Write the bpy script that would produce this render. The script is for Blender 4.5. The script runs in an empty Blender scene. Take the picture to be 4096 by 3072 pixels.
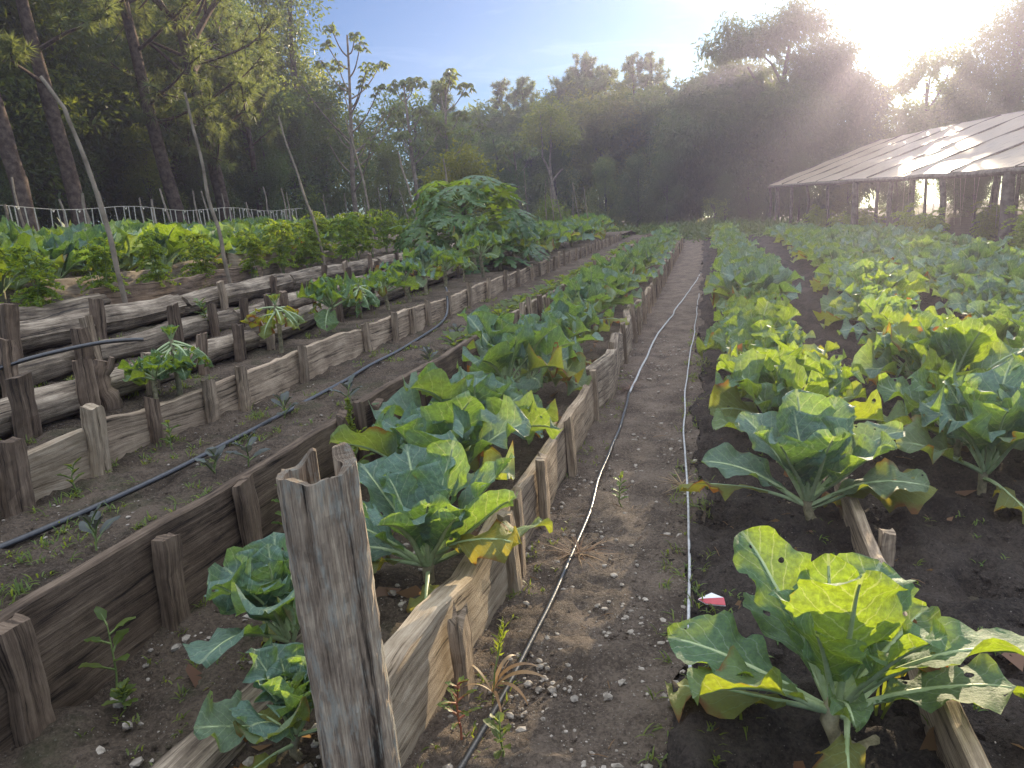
import bpy, math, random
import numpy as np
from mathutils import Matrix, Vector

# ------------------------------------------------------------------ camera, world, sun, exposure
SC = bpy.context.scene
COL = SC.collection
CAM_H = 1.5
cam_d = bpy.data.cameras.new('camera'); cam = bpy.data.objects.new('camera', cam_d); COL.objects.link(cam)
cam_d.sensor_fit = 'HORIZONTAL'; cam_d.sensor_width = 36.0; cam_d.lens = 36.0 * 740 / 1024
cam_d.clip_start = 0.05; cam_d.clip_end = 900
R_ = np.array([[0.9676379, -0.00505408, -0.25229218], [0.24445927, -0.22918057, 0.94218678], [-0.06258235, -0.9733708, -0.22052829]])
right, down, fwd = R_[:, 0], R_[:, 1], R_[:, 2]
M = Matrix(((right[0], -down[0], -fwd[0], 0), (right[1], -down[1], -fwd[1], 0), (right[2], -down[2], -fwd[2], CAM_H), (0, 0, 0, 1)))
cam.matrix_world = M
SC.camera = cam

SKY_FILL = 3.0
SUN_EL, SUN_AZ = math.radians(10.3), math.radians(11.6)      # azimuth measured from +Y towards +X
SUN = np.array([math.cos(SUN_EL) * math.sin(SUN_AZ), math.cos(SUN_EL) * math.cos(SUN_AZ), math.sin(SUN_EL)])
world = bpy.data.worlds.new('World'); SC.world = world; world.use_nodes = True
wn, wl = world.node_tree.nodes, world.node_tree.links
wn.clear()
sky = wn.new('ShaderNodeTexSky'); sky.sky_type = 'NISHITA'; sky.sun_disc = False
sky.sun_elevation = SUN_EL; sky.sun_rotation = SUN_AZ
sky.air_density = 1.0; sky.dust_density = 0.7; sky.ozone_density = 3.0; sky.altitude = 50
tc = wn.new('ShaderNodeTexCoord')
mp = wn.new('ShaderNodeMapping'); mp.inputs['Rotation'].default_value = (0.0, math.radians(-14), math.radians(4)); mp.inputs['Scale'].default_value = (5, 5, 34)
nz = wn.new('ShaderNodeTexNoise'); nz.inputs['Scale'].default_value = 1.6; nz.inputs['Detail'].default_value = 6; nz.inputs['Distortion'].default_value = 0.8
rmp = wn.new('ShaderNodeMapRange'); rmp.inputs['From Min'].default_value = 0.56; rmp.inputs['From Max'].default_value = 0.85; rmp.inputs['To Max'].default_value = 0.5
mixc = wn.new('ShaderNodeMixRGB'); mixc.blend_type = 'ADD'; mixc.inputs['Color2'].default_value = (2.2, 2.2, 2.3, 1)
bg = wn.new('ShaderNodeBackground'); bg.inputs['Strength'].default_value = 0.052
wo = wn.new('ShaderNodeOutputWorld')
wl.new(tc.outputs['Generated'], mp.inputs['Vector']); wl.new(mp.outputs['Vector'], nz.inputs['Vector'])
wl.new(nz.outputs['Fac'], rmp.inputs['Value']); wl.new(rmp.outputs['Result'], mixc.inputs['Fac'])
gm = wn.new('ShaderNodeGamma'); gm.inputs['Gamma'].default_value = 0.95; 
tint = wn.new('ShaderNodeMixRGB'); tint.blend_type = 'MULTIPLY'; tint.inputs['Fac'].default_value = 1.0; tint.inputs['Color2'].default_value = (0.48, 0.86, 1.30, 1)
wl.new(sky.outputs['Color'], tint.inputs['Color1']); wl.new(tint.outputs['Color'], gm.inputs['Color'])
# unseen fill added to lift the shade: a bright cloud veil overhead
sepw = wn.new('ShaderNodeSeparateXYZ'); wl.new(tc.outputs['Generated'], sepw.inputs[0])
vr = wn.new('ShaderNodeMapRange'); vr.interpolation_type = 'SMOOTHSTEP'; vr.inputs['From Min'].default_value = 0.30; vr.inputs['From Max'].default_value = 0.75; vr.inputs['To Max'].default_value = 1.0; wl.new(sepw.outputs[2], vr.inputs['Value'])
sky_fill = wn.new('ShaderNodeMixRGB'); sky_fill.blend_type = 'ADD'; sky_fill.inputs['Color2'].default_value = (5.4 * SKY_FILL, 5.7 * SKY_FILL, 6.1 * SKY_FILL, 1); wl.new(vr.outputs['Result'], sky_fill.inputs['Fac']); wl.new(gm.outputs['Color'], sky_fill.inputs['Color1'])
wl.new(sky_fill.outputs['Color'], mixc.inputs['Color1']); wl.new(mixc.outputs['Color'], bg.inputs['Color']); wl.new(bg.outputs['Background'], wo.inputs['Surface'])
sun_d = bpy.data.lights.new('sun', 'SUN'); sun = bpy.data.objects.new('sun', sun_d); COL.objects.link(sun)
sun_d.energy = 5.0; sun_d.angle = math.radians(0.5); sun_d.color = (1.0, 0.82, 0.56)
sun.rotation_euler = Vector(SUN).to_track_quat('Z', 'Y').to_euler(); sun.location = (8, 40, 30)
SC.view_settings.view_transform = 'Standard'; SC.view_settings.look = 'None'; SC.view_settings.gamma = 1.0
SC.view_settings.exposure = 1.15
cy = SC.cycles
cy.max_bounces = 6; cy.diffuse_bounces = 3; cy.glossy_bounces = 2; cy.transmission_bounces = 3; cy.volume_bounces = 0
cy.transparent_max_bounces = 6; cy.use_denoising = True; cy.denoising_prefilter = 'NONE'; cy.use_adaptive_sampling = True; cy.adaptive_threshold = 0.008
cy.caustics_reflective = False; cy.caustics_refractive = False; cy.sample_clamp_indirect = 6

HAZE_DENS = 0.0026
rng = np.random.default_rng(7)
random.seed(7)
PI = math.pi
def U(a, b): return float(rng.uniform(a, b))

# ------------------------------------------------------------------ mesh building
class MB:
    def __init__(self):
        self.v, self.f4, self.f3, self.uv, self.age, self.m4, self.m3 = [], [], [], [], [], [], []
        self.n = 0
    def add(self, v, f4=None, f3=None, uv=None, age=0.0, mat=0):
        v = np.asarray(v, float).reshape(-1, 3); k = len(v)
        self.v.append(v)
        self.uv.append(np.zeros((k, 2)) if uv is None else np.asarray(uv, float).reshape(-1, 2))
        self.age.append(np.broadcast_to(np.asarray(age, float), (k,)))
        if f4 is not None and len(f4):
            f = np.asarray(f4, int) + self.n; self.f4.append(f); self.m4.append(np.full(len(f), mat))
        if f3 is not None and len(f3):
            f = np.asarray(f3, int) + self.n; self.f3.append(f); self.m3.append(np.full(len(f), mat))
        self.n += k
    def mesh(self, name, mats, smooth=True):
        me = bpy.data.meshes.new(name)
        V = np.concatenate(self.v); UVv = np.concatenate(self.uv); A = np.concatenate(self.age)
        q = np.concatenate(self.f4) if self.f4 else np.zeros((0, 4), int)
        t = np.concatenate(self.f3) if self.f3 else np.zeros((0, 3), int)
        mi = np.concatenate(self.m4 + self.m3) if (self.m4 or self.m3) else np.zeros(0, int)
        li = np.concatenate([q.ravel(), t.ravel()]).astype(np.int32)
        st = np.concatenate([np.arange(len(q)) * 4, len(q) * 4 + np.arange(len(t)) * 3]).astype(np.int32)
        me.vertices.add(len(V)); me.vertices.foreach_set('co', V.astype(np.float32).ravel())
        me.loops.add(len(li)); me.loops.foreach_set('vertex_index', li)
        me.polygons.add(len(st)); me.polygons.foreach_set('loop_start', st)
        me.polygons.foreach_set('material_index', mi.astype(np.int32))
        me.polygons.foreach_set('use_smooth', np.full(len(st), smooth))
        ul = me.uv_layers.new(name='UVMap'); ul.data.foreach_set('uv', UVv[li].astype(np.float32).ravel())
        at = me.attributes.new('age', 'FLOAT', 'POINT'); at.data.foreach_set('value', A.astype(np.float32))
        for m in (mats if isinstance(mats, (list, tuple)) else [mats]): me.materials.append(m)
        me.update(calc_edges=True); me.validate()
        return me
    def build(self, name, mats, parent=None, smooth=True, loc=None):
        o = bpy.data.objects.new(name, self.mesh(name, mats, smooth)); COL.objects.link(o)
        if parent is not None: o.parent = parent
        if loc is not None: o.location = loc
        return o

def tag(o, label=None, cat=None, group=None, kind=None):
    if label: o['label'] = label
    if cat: o['category'] = cat
    if group: o['group'] = group
    if kind: o['kind'] = kind
    return o
def empty(name, loc, rz=0.0, sc=1.0):
    o = bpy.data.objects.new(name, None); COL.objects.link(o); o.empty_display_size = 0.1
    o.location = loc; o.rotation_euler = (0, 0, rz); o.scale = (sc, sc, sc)
    return o
def copy_tree(o, parent=None):
    c = o.copy(); COL.objects.link(c)
    if parent is not None: c.parent = parent
    for ch in list(o.children): copy_tree(ch, c)
    return c
ORD = 'first second third fourth fifth sixth seventh eighth ninth tenth eleventh twelfth thirteenth fourteenth fifteenth sixteenth seventeenth eighteenth nineteenth twentieth'.split()

def unit(v):
    v = np.asarray(v, float); return v / (np.linalg.norm(v, axis=-1, keepdims=True) + 1e-9)
def smooth_noise1(n, k, amp, r=None):
    """n samples of a smooth random curve with k knots"""
    r = r or rng
    kn = r.normal(0, 1, k + 3); x = np.linspace(0, k, n); i = x.astype(int); f = x - i; f = f * f * (3 - 2 * f)
    return amp * (kn[i] * (1 - f) + kn[i + 1] * f)
def tube(mb, pts, rad, seg=6, mat=0, age=0.0, cap=True, rough=0.0, flat=None):
    P = np.asarray(pts, float); n = len(P); rad = np.broadcast_to(np.asarray(rad, float), (n,))
    T = unit(np.gradient(P, axis=0)) if n > 2 else np.repeat(unit(P[1:] - P[:1]), 2, axis=0)
    a = np.array([0, 0, 1.]) if abs(T[0, 2]) < .9 else np.array([1., 0, 0])
    N = unit(np.cross(T[0], a)); rings = []; L = np.concatenate([[0], np.cumsum(np.linalg.norm(np.diff(P, axis=0), axis=1))])
    th = np.arange(seg + 1) / seg * 2 * PI; uv = []
    for i in range(n):
        N = unit(N - T[i] * np.dot(N, T[i])); B = np.cross(T[i], N)
        rr = rad[i] * (1 + (rng.normal(0, rough, seg + 1) if rough else 0)); 
        if rough: rr[-1] = rr[0]
        c, s = np.cos(th), np.sin(th)
        if flat: s = s * flat
        rings.append(P[i] + np.outer(rr * c, N) + np.outer(rr * s, B)); uv.append(np.stack([np.full(seg + 1, L[i]), th * max(rad[0], 1e-3)], 1))
    V = np.concatenate(rings); w = seg + 1
    i, j = np.meshgrid(np.arange(n - 1), np.arange(seg), indexing='ij'); i, j = i.ravel(), j.ravel()
    f = np.stack([i * w + j, i * w + j + 1, (i + 1) * w + j + 1, (i + 1) * w + j], 1)
    mb.add(V, f4=f, uv=np.concatenate(uv), age=age, mat=mat)
    if cap:
        for k, fl in ((0, 1), (n - 1, 0)):
            ring = rings[k][:seg]; c = ring.mean(0)
            vv = np.vstack([ring, c]); jj = np.arange(seg); nx = (jj + 1) % seg
            f3 = np.stack([nx, jj, np.full(seg, seg)], 1) if fl else np.stack([jj, nx, np.full(seg, seg)], 1)
            mb.add(vv, f3=f3, uv=(vv - c)[:, :2] * 1.0 + 3, age=age, mat=mat)

# ------------------------------------------------------------------ materials
def nt(name):
    m = bpy.data.materials.new(name); m.use_nodes = True; n, l = m.node_tree.nodes, m.node_tree.links; n.clear()
    out = n.new('ShaderNodeOutputMaterial'); return m, n, l, out
def node(n, t, **kw):
    x = n.new(t)
    for k, v in kw.items():
        if hasattr(x, k): setattr(x, k, v)
        else: x.inputs[k].default_value = v
    return x
def ramp(n, stops):
    r = n.new('ShaderNodeValToRGB'); e = r.color_ramp.elements
    while len(e) < len(stops): e.new(0.5)
    for i, (p, c) in enumerate(stops): e[i].position = p; e[i].color = (*c, 1) if len(c) == 3 else c
    return r
def math_(n, l, op, a, b=None, clamp=False):
    x = n.new('ShaderNodeMath'); x.operation = op; x.use_clamp = clamp
    for i, s in enumerate((a, b)):
        if s is None: continue
        if isinstance(s, (int, float)): x.inputs[i].default_value = s
        else: l.new(s, x.inputs[i])
    return x.outputs[0]
def mix(n, l, fac, a, b, blend='MIX'):
    x = n.new('ShaderNodeMixRGB'); x.blend_type = blend
    for i, s in zip(('Fac', 'Color1', 'Color2'), (fac, a, b)):
        if isinstance(s, (int, float)): x.inputs[i].default_value = s
        elif isinstance(s, tuple): x.inputs[i].default_value = (*s, 1)
        else: l.new(s, x.inputs[i])
    return x.outputs[0]

def wood(name, dark, mid, light, grain=60, bump=0.5, lichen=0.0):
    m, n, l, out = nt(name)
    uv = node(n, 'ShaderNodeUVMap'); oi = node(n, 'ShaderNodeObjectInfo')
    sep = node(n, 'ShaderNodeSeparateXYZ'); l.new(uv.outputs[0], sep.inputs[0])
    cmb = node(n, 'ShaderNodeCombineXYZ')
    l.new(math_(n, l, 'MULTIPLY', sep.outputs[0], 2.2), cmb.inputs[0]); l.new(math_(n, l, 'MULTIPLY', sep.outputs[1], float(grain)), cmb.inputs[1])
    l.new(math_(n, l, 'MULTIPLY', oi.outputs['Random'], 37.0), cmb.inputs[2])
    n1 = node(n, 'ShaderNodeTexNoise', Scale=1.0, Detail=7.0, Roughness=0.68, Distortion=0.35); l.new(cmb.outputs[0], n1.inputs['Vector'])
    cm2 = node(n, 'ShaderNodeCombineXYZ'); l.new(math_(n, l, 'MULTIPLY', sep.outputs[0], 9.0), cm2.inputs[0]); l.new(math_(n, l, 'MULTIPLY', sep.outputs[1], float(grain) * 5.0), cm2.inputs[1]); l.new(math_(n, l, 'MULTIPLY', oi.outputs['Random'], 91.0), cm2.inputs[2])
    nfine = node(n, 'ShaderNodeTexNoise', Scale=1.0, Detail=4.0, Roughness=0.7); l.new(cm2.outputs[0], nfine.inputs['Vector'])
    tco = node(n, 'ShaderNodeTexCoord')
    n2 = node(n, 'ShaderNodeTexNoise', Scale=5.0, Detail=6.0, Roughness=0.65); l.new(tco.outputs['Object'], n2.inputs['Vector'])
    n3 = node(n, 'ShaderNodeTexNoise', Scale=60.0, Detail=3.0); l.new(tco.outputs['Object'], n3.inputs['Vector'])
    f = math_(n, l, 'ADD', math_(n, l, 'ADD', math_(n, l, 'MULTIPLY', n1.outputs['Fac'], 0.45), math_(n, l, 'MULTIPLY', nfine.outputs['Fac'], 0.27)), math_(n, l, 'MULTIPLY', n2.outputs['Fac'], 0.30))
    r = ramp(n, [(0.42, dark), (0.51, mid), (0.61, light)]); l.new(f, r.inputs[0])
    col = r.outputs[0]
    v = math_(n, l, 'ADD', math_(n, l, 'MULTIPLY', oi.outputs['Random'], 0.6), 0.7)
    hs = node(n, 'ShaderNodeHueSaturation'); l.new(v, hs.inputs['Value']); l.new(col, hs.inputs['Color']); col = hs.outputs[0]
    if lichen > 0:
        n4 = node(n, 'ShaderNodeTexNoise', Scale=1.0, Detail=5.0, Roughness=0.7)
        mpn = node(n, 'ShaderNodeMapping'); mpn.inputs['Scale'].default_value = (38, 38, 9); l.new(tco.outputs['Object'], mpn.inputs['Vector']); l.new(mpn.outputs[0], n4.inputs['Vector'])
        mr = node(n, 'ShaderNodeMapRange', **{'From Min': 0.5, 'From Max': 0.62, 'To Max': lichen}); l.new(n4.outputs['Fac'], mr.inputs['Value'])
        col = mix(n, l, mr.outputs[0], col, (0.36, 0.38, 0.33))
    # fine cracks along the grain
    crk = node(n, 'ShaderNodeMapRange', **{'From Min': 0.34, 'From Max': 0.43, 'To Min': 0.22, 'To Max': 1.0}); l.new(n1.outputs['Fac'], crk.inputs['Value'])
    col = mix(n, l, 1.0, col, crk.outputs[0], 'MULTIPLY')
    b = node(n, 'ShaderNodeBsdfPrincipled', Roughness=0.88); b.inputs['Specular IOR Level'].default_value = 0.25
    l.new(col, b.inputs['Base Color'])
    h = math_(n, l, 'ADD', n1.outputs['Fac'], math_(n, l, 'MULTIPLY', nfine.outputs['Fac'], 0.6))
    bp = node(n, 'ShaderNodeBump', Strength=bump, Distance=0.012); l.new(h, bp.inputs['Height']); l.new(bp.outputs[0], b.inputs['Normal'])
    l.new(b.outputs[0], out.inputs[0]); return m

def soil(name, dark, light, peb, peb_amt, moss=0.0, scale=1.0):
    m, n, l, out = nt(name)
    g = node(n, 'ShaderNodeNewGeometry')
    n1 = node(n, 'ShaderNodeTexNoise', Scale=3.3 * scale, Detail=8.0, Roughness=0.7); l.new(g.outputs['Position'], n1.inputs['Vector'])
    n2 = node(n, 'ShaderNodeTexNoise', Scale=75.0 * scale, Detail=5.0, Roughness=0.75); l.new(g.outputs['Position'], n2.inputs['Vector'])
    f = math_(n, l, 'ADD', math_(n, l, 'MULTIPLY', n1.outputs['Fac'], 0.5), math_(n, l, 'MULTIPLY', n2.outputs['Fac'], 0.5))
    r = ramp(n, [(0.43, dark), (0.57, light)]); l.new(f, r.inputs[0]); col = r.outputs[0]
    hs = []
    for sc_, th in ((70.0 * scale, 0.20), (150.0 * scale, 0.26)):
        vo = node(n, 'ShaderNodeTexVoronoi', Scale=sc_, Randomness=1.0); l.new(g.outputs['Position'], vo.inputs['Vector'])
        pick = node(n, 'ShaderNodeSeparateColor'); l.new(vo.outputs['Color'], pick.inputs[0])
        on = math_(n, l, 'LESS_THAN', pick.outputs[0], peb_amt)
        ins = math_(n, l, 'LESS_THAN', vo.outputs['Distance'], th)
        msk = math_(n, l, 'MULTIPLY', on, ins)
        pc = mix(n, l, pick.outputs[1], tuple(c * 0.4 for c in peb), peb)
        col = mix(n, l, msk, col, pc)
        hs.append(math_(n, l, 'MULTIPLY', msk, 0.6))
    if moss > 0:
        n5 = node(n, 'ShaderNodeTexNoise', Scale=3.1, Detail=6.0, Roughness=0.7); l.new(g.outputs['Position'], n5.inputs['Vector'])
        mr = node(n, 'ShaderNodeMapRange', **{'From Min': 0.52, 'From Max': 0.66, 'To Max': moss}); l.new(n5.outputs['Fac'], mr.inputs['Value'])
        col = mix(n, l, mr.outputs[0], col, (0.045, 0.06, 0.02))
    b = node(n, 'ShaderNodeBsdfPrincipled', Roughness=0.95); b.inputs['Specular IOR Level'].default_value = 0.2
    l.new(col, b.inputs['Base Color'])
    h = math_(n, l, 'ADD', math_(n, l, 'ADD', n2.outputs['Fac'], hs[0]), hs[1])
    bp = node(n, 'ShaderNodeBump', Strength=1.0, Distance=0.03); l.new(h, bp.inputs['Height']); l.new(bp.outputs[0], b.inputs['Normal'])
    l.new(b.outputs[0], out.inputs[0]); return m

def crop_leaf(name, top, trans, young=0.0):
    """broad brassica leaf: glaucous face, yellow-green light through it, pale veins, browning margins by leaf age"""
    m, n, l, out = nt(name)
    uv = node(n, 'ShaderNodeUVMap'); sep = node(n, 'ShaderNodeSeparateXYZ'); l.new(uv.outputs[0], sep.inputs[0])
    u = math_(n, l, 'ABSOLUTE', math_(n, l, 'SUBTRACT', sep.outputs[0], 0.5)); t = sep.outputs[1]
    at = node(n, 'ShaderNodeAttribute', attribute_name='age'); age = at.outputs['Fac']
    tco = node(n, 'ShaderNodeTexCoord')
    nb = node(n, 'ShaderNodeTexNoise', Scale=11.0, Detail=5.0, Roughness=0.65); l.new(tco.outputs['Object'], nb.inputs['Vector'])
    nf = node(n, 'ShaderNodeTexNoise', Scale=60.0, Detail=5.0, Roughness=0.7); l.new(tco.outputs['Object'], nf.inputs['Vector'])
    # veins: lateral ribs leaving the midrib, thinning outwards
    w = math_(n, l, 'ADD', math_(n, l, 'SUBTRACT', math_(n, l, 'MULTIPLY', t, 6.5), math_(n, l, 'MULTIPLY', u, 5.0)), math_(n, l, 'MULTIPLY', nb.outputs['Fac'], 1.1))
    fr = math_(n, l, 'ABSOLUTE', math_(n, l, 'SUBTRACT', math_(n, l, 'FRACT', w), 0.5))
    vein = math_(n, l, 'LESS_THAN', fr, math_(n, l, 'SUBTRACT', 0.062, math_(n, l, 'MULTIPLY', u, 0.095)))
    mid = math_(n, l, 'LESS_THAN', u, 0.022)
    vo = node(n, 'ShaderNodeTexVoronoi', Scale=38.0, feature='DISTANCE_TO_EDGE'); l.new(tco.outputs['Object'], vo.inputs['Vector'])
    net = math_(n, l, 'LESS_THAN', vo.outputs['Distance'], 0.035)
    vm = math_(n, l, 'MAXIMUM', math_(n, l, 'MAXIMUM', math_(n, l, 'MULTIPLY', vein, 0.8), mid), math_(n, l, 'MULTIPLY', net, 0.28))
    base = mix(n, l, nb.outputs['Fac'], tuple(c * 0.75 for c in top), tuple(min(1, c * 1.25) for c in top))
    base = mix(n, l, math_(n, l, 'MULTIPLY', vm, 0.6), base, (0.36, 0.45, 0.29))
    base = mix(n, l, 1.0, base, math_(n, l, 'ADD', math_(n, l, 'MULTIPLY', nf.outputs['Fac'], 0.9), 0.55), 'MULTIPLY')
    yel = math_(n, l, 'MULTIPLY', age, 1.0, True)
    base = mix(n, l, yel, base, (0.24, 0.27, 0.05))
    # browning at the margin
    edge = math_(n, l, 'ADD', math_(n, l, 'MULTIPLY', u, 2.0), math_(n, l, 'MULTIPLY', nb.outputs['Fac'], 0.9))
    edge = math_(n, l, 'ADD', edge, math_(n, l, 'MULTIPLY', age, 0.62))
    br = node(n, 'ShaderNodeMapRange', **{'From Min': 1.5, 'From Max': 1.72}); l.new(edge, br.inputs['Value'])
    base = mix(n, l, br.outputs[0], base, (0.20, 0.095, 0.028))
    mot = node(n, 'ShaderNodeMapRange', **{'From Min': 0.35, 'From Max': 0.65, 'To Min': 0.55, 'To Max': 1.15}); l.new(nf.outputs['Fac'], mot.inputs['Value'])
    tr = mix(n, l, 1.0, trans, mot.outputs[0], 'MULTIPLY')
    tr = mix(n, l, math_(n, l, 'MULTIPLY', net, 0.55), tr, tuple(c * 0.45 for c in trans))
    tr = mix(n, l, math_(n, l, 'MULTIPLY', math_(n, l, 'MAXIMUM', vein, mid), 0.5), tr, (0.60, 0.66, 0.22))
    tr = mix(n, l, yel, tr, (0.62, 0.52, 0.04))
    tr = mix(n, l, br.outputs[0], tr, (0.50, 0.18, 0.03))
    b = node(n, 'ShaderNodeBsdfPrincipled', Roughness=0.56); b.inputs['Specular IOR Level'].default_value = 0.32
    l.new(base, b.inputs['Base Color'])
    bp = node(n, 'ShaderNodeBump', Strength=0.8, Distance=0.013); 
    l.new(math_(n, l, 'SUBTRACT', math_(n, l, 'MULTIPLY', nf.outputs['Fac'], 0.7), math_(n, l, 'MULTIPLY', vm, 0.5)), bp.inputs['Height']); l.new(bp.outputs[0], b.inputs['Normal'])
    tb = node(n, 'ShaderNodeBsdfTranslucent'); l.new(tr, tb.inputs[0])
    mx = node(n, 'ShaderNodeMixShader'); mx.inputs[0].default_value = 0.40
    l.new(b.outputs[0], mx.inputs[1]); l.new(tb.outputs[0], mx.inputs[2])
    # insect holes
    vh = node(n, 'ShaderNodeTexVoronoi', Scale=26.0); l.new(tco.outputs['Object'], vh.inputs['Vector'])
    sp = node(n, 'ShaderNodeSeparateColor'); l.new(vh.outputs['Color'], sp.inputs[0])
    hole = math_(n, l, 'MULTIPLY', math_(n, l, 'LESS_THAN', vh.outputs['Distance'], math_(n, l, 'MULTIPLY', sp.outputs[1], 0.36)), math_(n, l, 'GREATER_THAN', sp.outputs[0], 0.84))
    hole = math_(n, l, 'MULTIPLY', hole, math_(n, l, 'GREATER_THAN', nb.outputs['Fac'], 0.44))
    tp = node(n, 'ShaderNodeBsdfTransparent'); m2 = node(n, 'ShaderNodeMixShader')
    l.new(hole, m2.inputs[0]); l.new(mx.outputs[0], m2.inputs[1]); l.new(tp.outputs[0], m2.inputs[2])
    l.new(m2.outputs[0], out.inputs[0]); return m

def foliage_mat(name, a, b, trans, tf=0.4, rough=0.5):
    m, n, l, out = nt(name)
    at = node(n, 'ShaderNodeAttribute', attribute_name='age'); oi = node(n, 'ShaderNodeObjectInfo')
    col = mix(n, l, at.outputs['Fac'], a, b)
    hs = node(n, 'ShaderNodeHueSaturation'); l.new(math_(n, l, 'ADD', math_(n, l, 'MULTIPLY', oi.outputs['Random'], 0.5), 0.75), hs.inputs['Value'])
    l.new(math_(n, l, 'ADD', math_(n, l, 'MULTIPLY', oi.outputs['Random'], 0.04), 0.48), hs.inputs['Hue']); l.new(col, hs.inputs['Color'])
    bs = node(n, 'ShaderNodeBsdfPrincipled', Roughness=rough); bs.inputs['Specular IOR Level'].default_value = 0.4; l.new(hs.outputs[0], bs.inputs['Base Color'])
    tb = node(n, 'ShaderNodeBsdfTranslucent'); l.new(mix(n, l, at.outputs['Fac'], tuple(c * .7 for c in trans), trans), tb.inputs[0])
    mx = node(n, 'ShaderNodeMixShader'); mx.inputs[0].default_value = tf
    l.new(bs.outputs[0], mx.inputs[1]); l.new(tb.outputs[0], mx.inputs[2]); l.new(mx.outputs[0], out.inputs[0]); return m

def plain(name, a, b, scale=30.0, rough=0.6, spec=0.4, bump=0.3):
    m, n, l, out = nt(name); tco = node(n, 'ShaderNodeTexCoord')
    n1 = node(n, 'ShaderNodeTexNoise', Scale=scale, Detail=5.0, Roughness=0.65); l.new(tco.outputs['Object'], n1.inputs['Vector'])
    r = ramp(n, [(0.35, a), (0.65, b)]); l.new(n1.outputs['Fac'], r.inputs[0])
    bs = node(n, 'ShaderNodeBsdfPrincipled', Roughness=rough); bs.inputs['Specular IOR Level'].default_value = spec; l.new(r.outputs[0], bs.inputs['Base Color'])
    bp = node(n, 'ShaderNodeBump', Strength=bump, Distance=0.01); l.new(n1.outputs['Fac'], bp.inputs['Height']); l.new(bp.outputs[0], bs.inputs['Normal'])
    l.new(bs.outputs[0], out.inputs[0]); return m

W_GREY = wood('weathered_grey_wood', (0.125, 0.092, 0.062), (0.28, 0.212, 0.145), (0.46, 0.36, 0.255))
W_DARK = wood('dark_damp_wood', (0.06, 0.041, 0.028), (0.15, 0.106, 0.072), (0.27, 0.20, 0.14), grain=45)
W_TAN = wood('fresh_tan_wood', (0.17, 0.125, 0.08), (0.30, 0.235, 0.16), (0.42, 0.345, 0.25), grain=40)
W_LOG = wood('bleached_log_wood', (0.07, 0.052, 0.037), (0.20, 0.157, 0.112), (0.42, 0.345, 0.255), grain=34, bump=0.9)
W_POST = wood('lichened_post_wood', (0.095, 0.068, 0.048), (0.27, 0.205, 0.145), (0.54, 0.43, 0.305), grain=46, bump=0.7, lichen=0.55)
BARK_PINE = plain('pine_bark', (0.055, 0.036, 0.026), (0.17, 0.125, 0.095), 9.0, 0.95, 0.2, 0.9)
BARK = plain('grey_bark', (0.06, 0.05, 0.04), (0.17, 0.15, 0.125), 7.0, 0.95, 0.2, 0.8)
BARK_PALE = plain('pale_bark', (0.15, 0.118, 0.085), (0.34, 0.28, 0.21), 6.0, 0.9, 0.2, 0.4)
S_PATH = soil('path_soil', (0.09, 0.069, 0.052), (0.235, 0.183, 0.138), (0.46, 0.41, 0.34), 0.16)
S_BED = soil('bed_soil', (0.068, 0.051, 0.037), (0.19, 0.145, 0.105), (0.42, 0.37, 0.31), 0.10, moss=0.5)
S_DARK = soil('black_soil', (0.026, 0.022, 0.019), (0.095, 0.077, 0.063), (0.26, 0.23, 0.20), 0.05)
S_FAR = soil('field_soil', (0.05, 0.045, 0.03), (0.12, 0.10, 0.07), (0.2, 0.18, 0.15), 0.04, moss=0.9, scale=0.4)
LEAF_BLUE = crop_leaf('glaucous_cabbage_leaf', (0.135, 0.225, 0.185), (0.36, 0.54, 0.045))
LEAF_GREEN = crop_leaf('green_cabbage_leaf', (0.10, 0.19, 0.10), (0.44, 0.60, 0.025))
RIB = plain('pale_leaf_rib', (0.28, 0.36, 0.16), (0.44, 0.52, 0.28), 20.0, 0.5)
STALK = plain('scarred_cabbage_stalk', (0.16, 0.14, 0.075), (0.38, 0.33, 0.20), 34.0, 0.8, 0.3, 0.8)
WITHER = crop_leaf('withered_leaf', (0.16, 0.17, 0.07), (0.55, 0.42, 0.05))
F_DARK = foliage_mat('dark_broad_foliage', (0.042, 0.082, 0.034), (0.095, 0.145, 0.05), (0.30, 0.38, 0.05), 0.34)
F_MID = foliage_mat('mid_broad_foliage', (0.055, 0.105, 0.04), (0.15, 0.21, 0.06), (0.42, 0.48, 0.05), 0.42)
F_YEL = foliage_mat('yellow_green_foliage', (0.075, 0.125, 0.03), (0.17, 0.20, 0.04), (0.50, 0.50, 0.04), 0.5)
F_PINE = foliage_mat('pine_needles', (0.07, 0.12, 0.045), (0.16, 0.215, 0.085), (0.40, 0.45, 0.10), 0.4)
F_TOM = foliage_mat('tomato_foliage', (0.06, 0.13, 0.026), (0.14, 0.22, 0.045), (0.48, 0.58, 0.035), 0.48)
F_PAP = foliage_mat('papaya_leaf', (0.04, 0.095, 0.032), (0.075, 0.14, 0.04), (0.32, 0.46, 0.03), 0.36, 0.42)
F_GRASS = foliage_mat('grass_blade', (0.055, 0.11, 0.02), (0.14, 0.18, 0.04), (0.42, 0.5, 0.04), 0.45)
F_DRY = foliage_mat('dry_grass_blade', (0.17, 0.085, 0.045), (0.30, 0.20, 0.11), (0.45, 0.28, 0.12), 0.35)
F_PURP = foliage_mat('purple_green_leaf', (0.065, 0.075, 0.068), (0.12, 0.14, 0.125), (0.2, 0.2, 0.14), 0.3)
STEM_G = plain('green_stem', (0.10, 0.15, 0.04), (0.20, 0.25, 0.08), 25.0, 0.6)
STEM_R = plain('red_stem', (0.25, 0.06, 0.04), (0.35, 0.16, 0.07), 25.0, 0.6)
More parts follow.
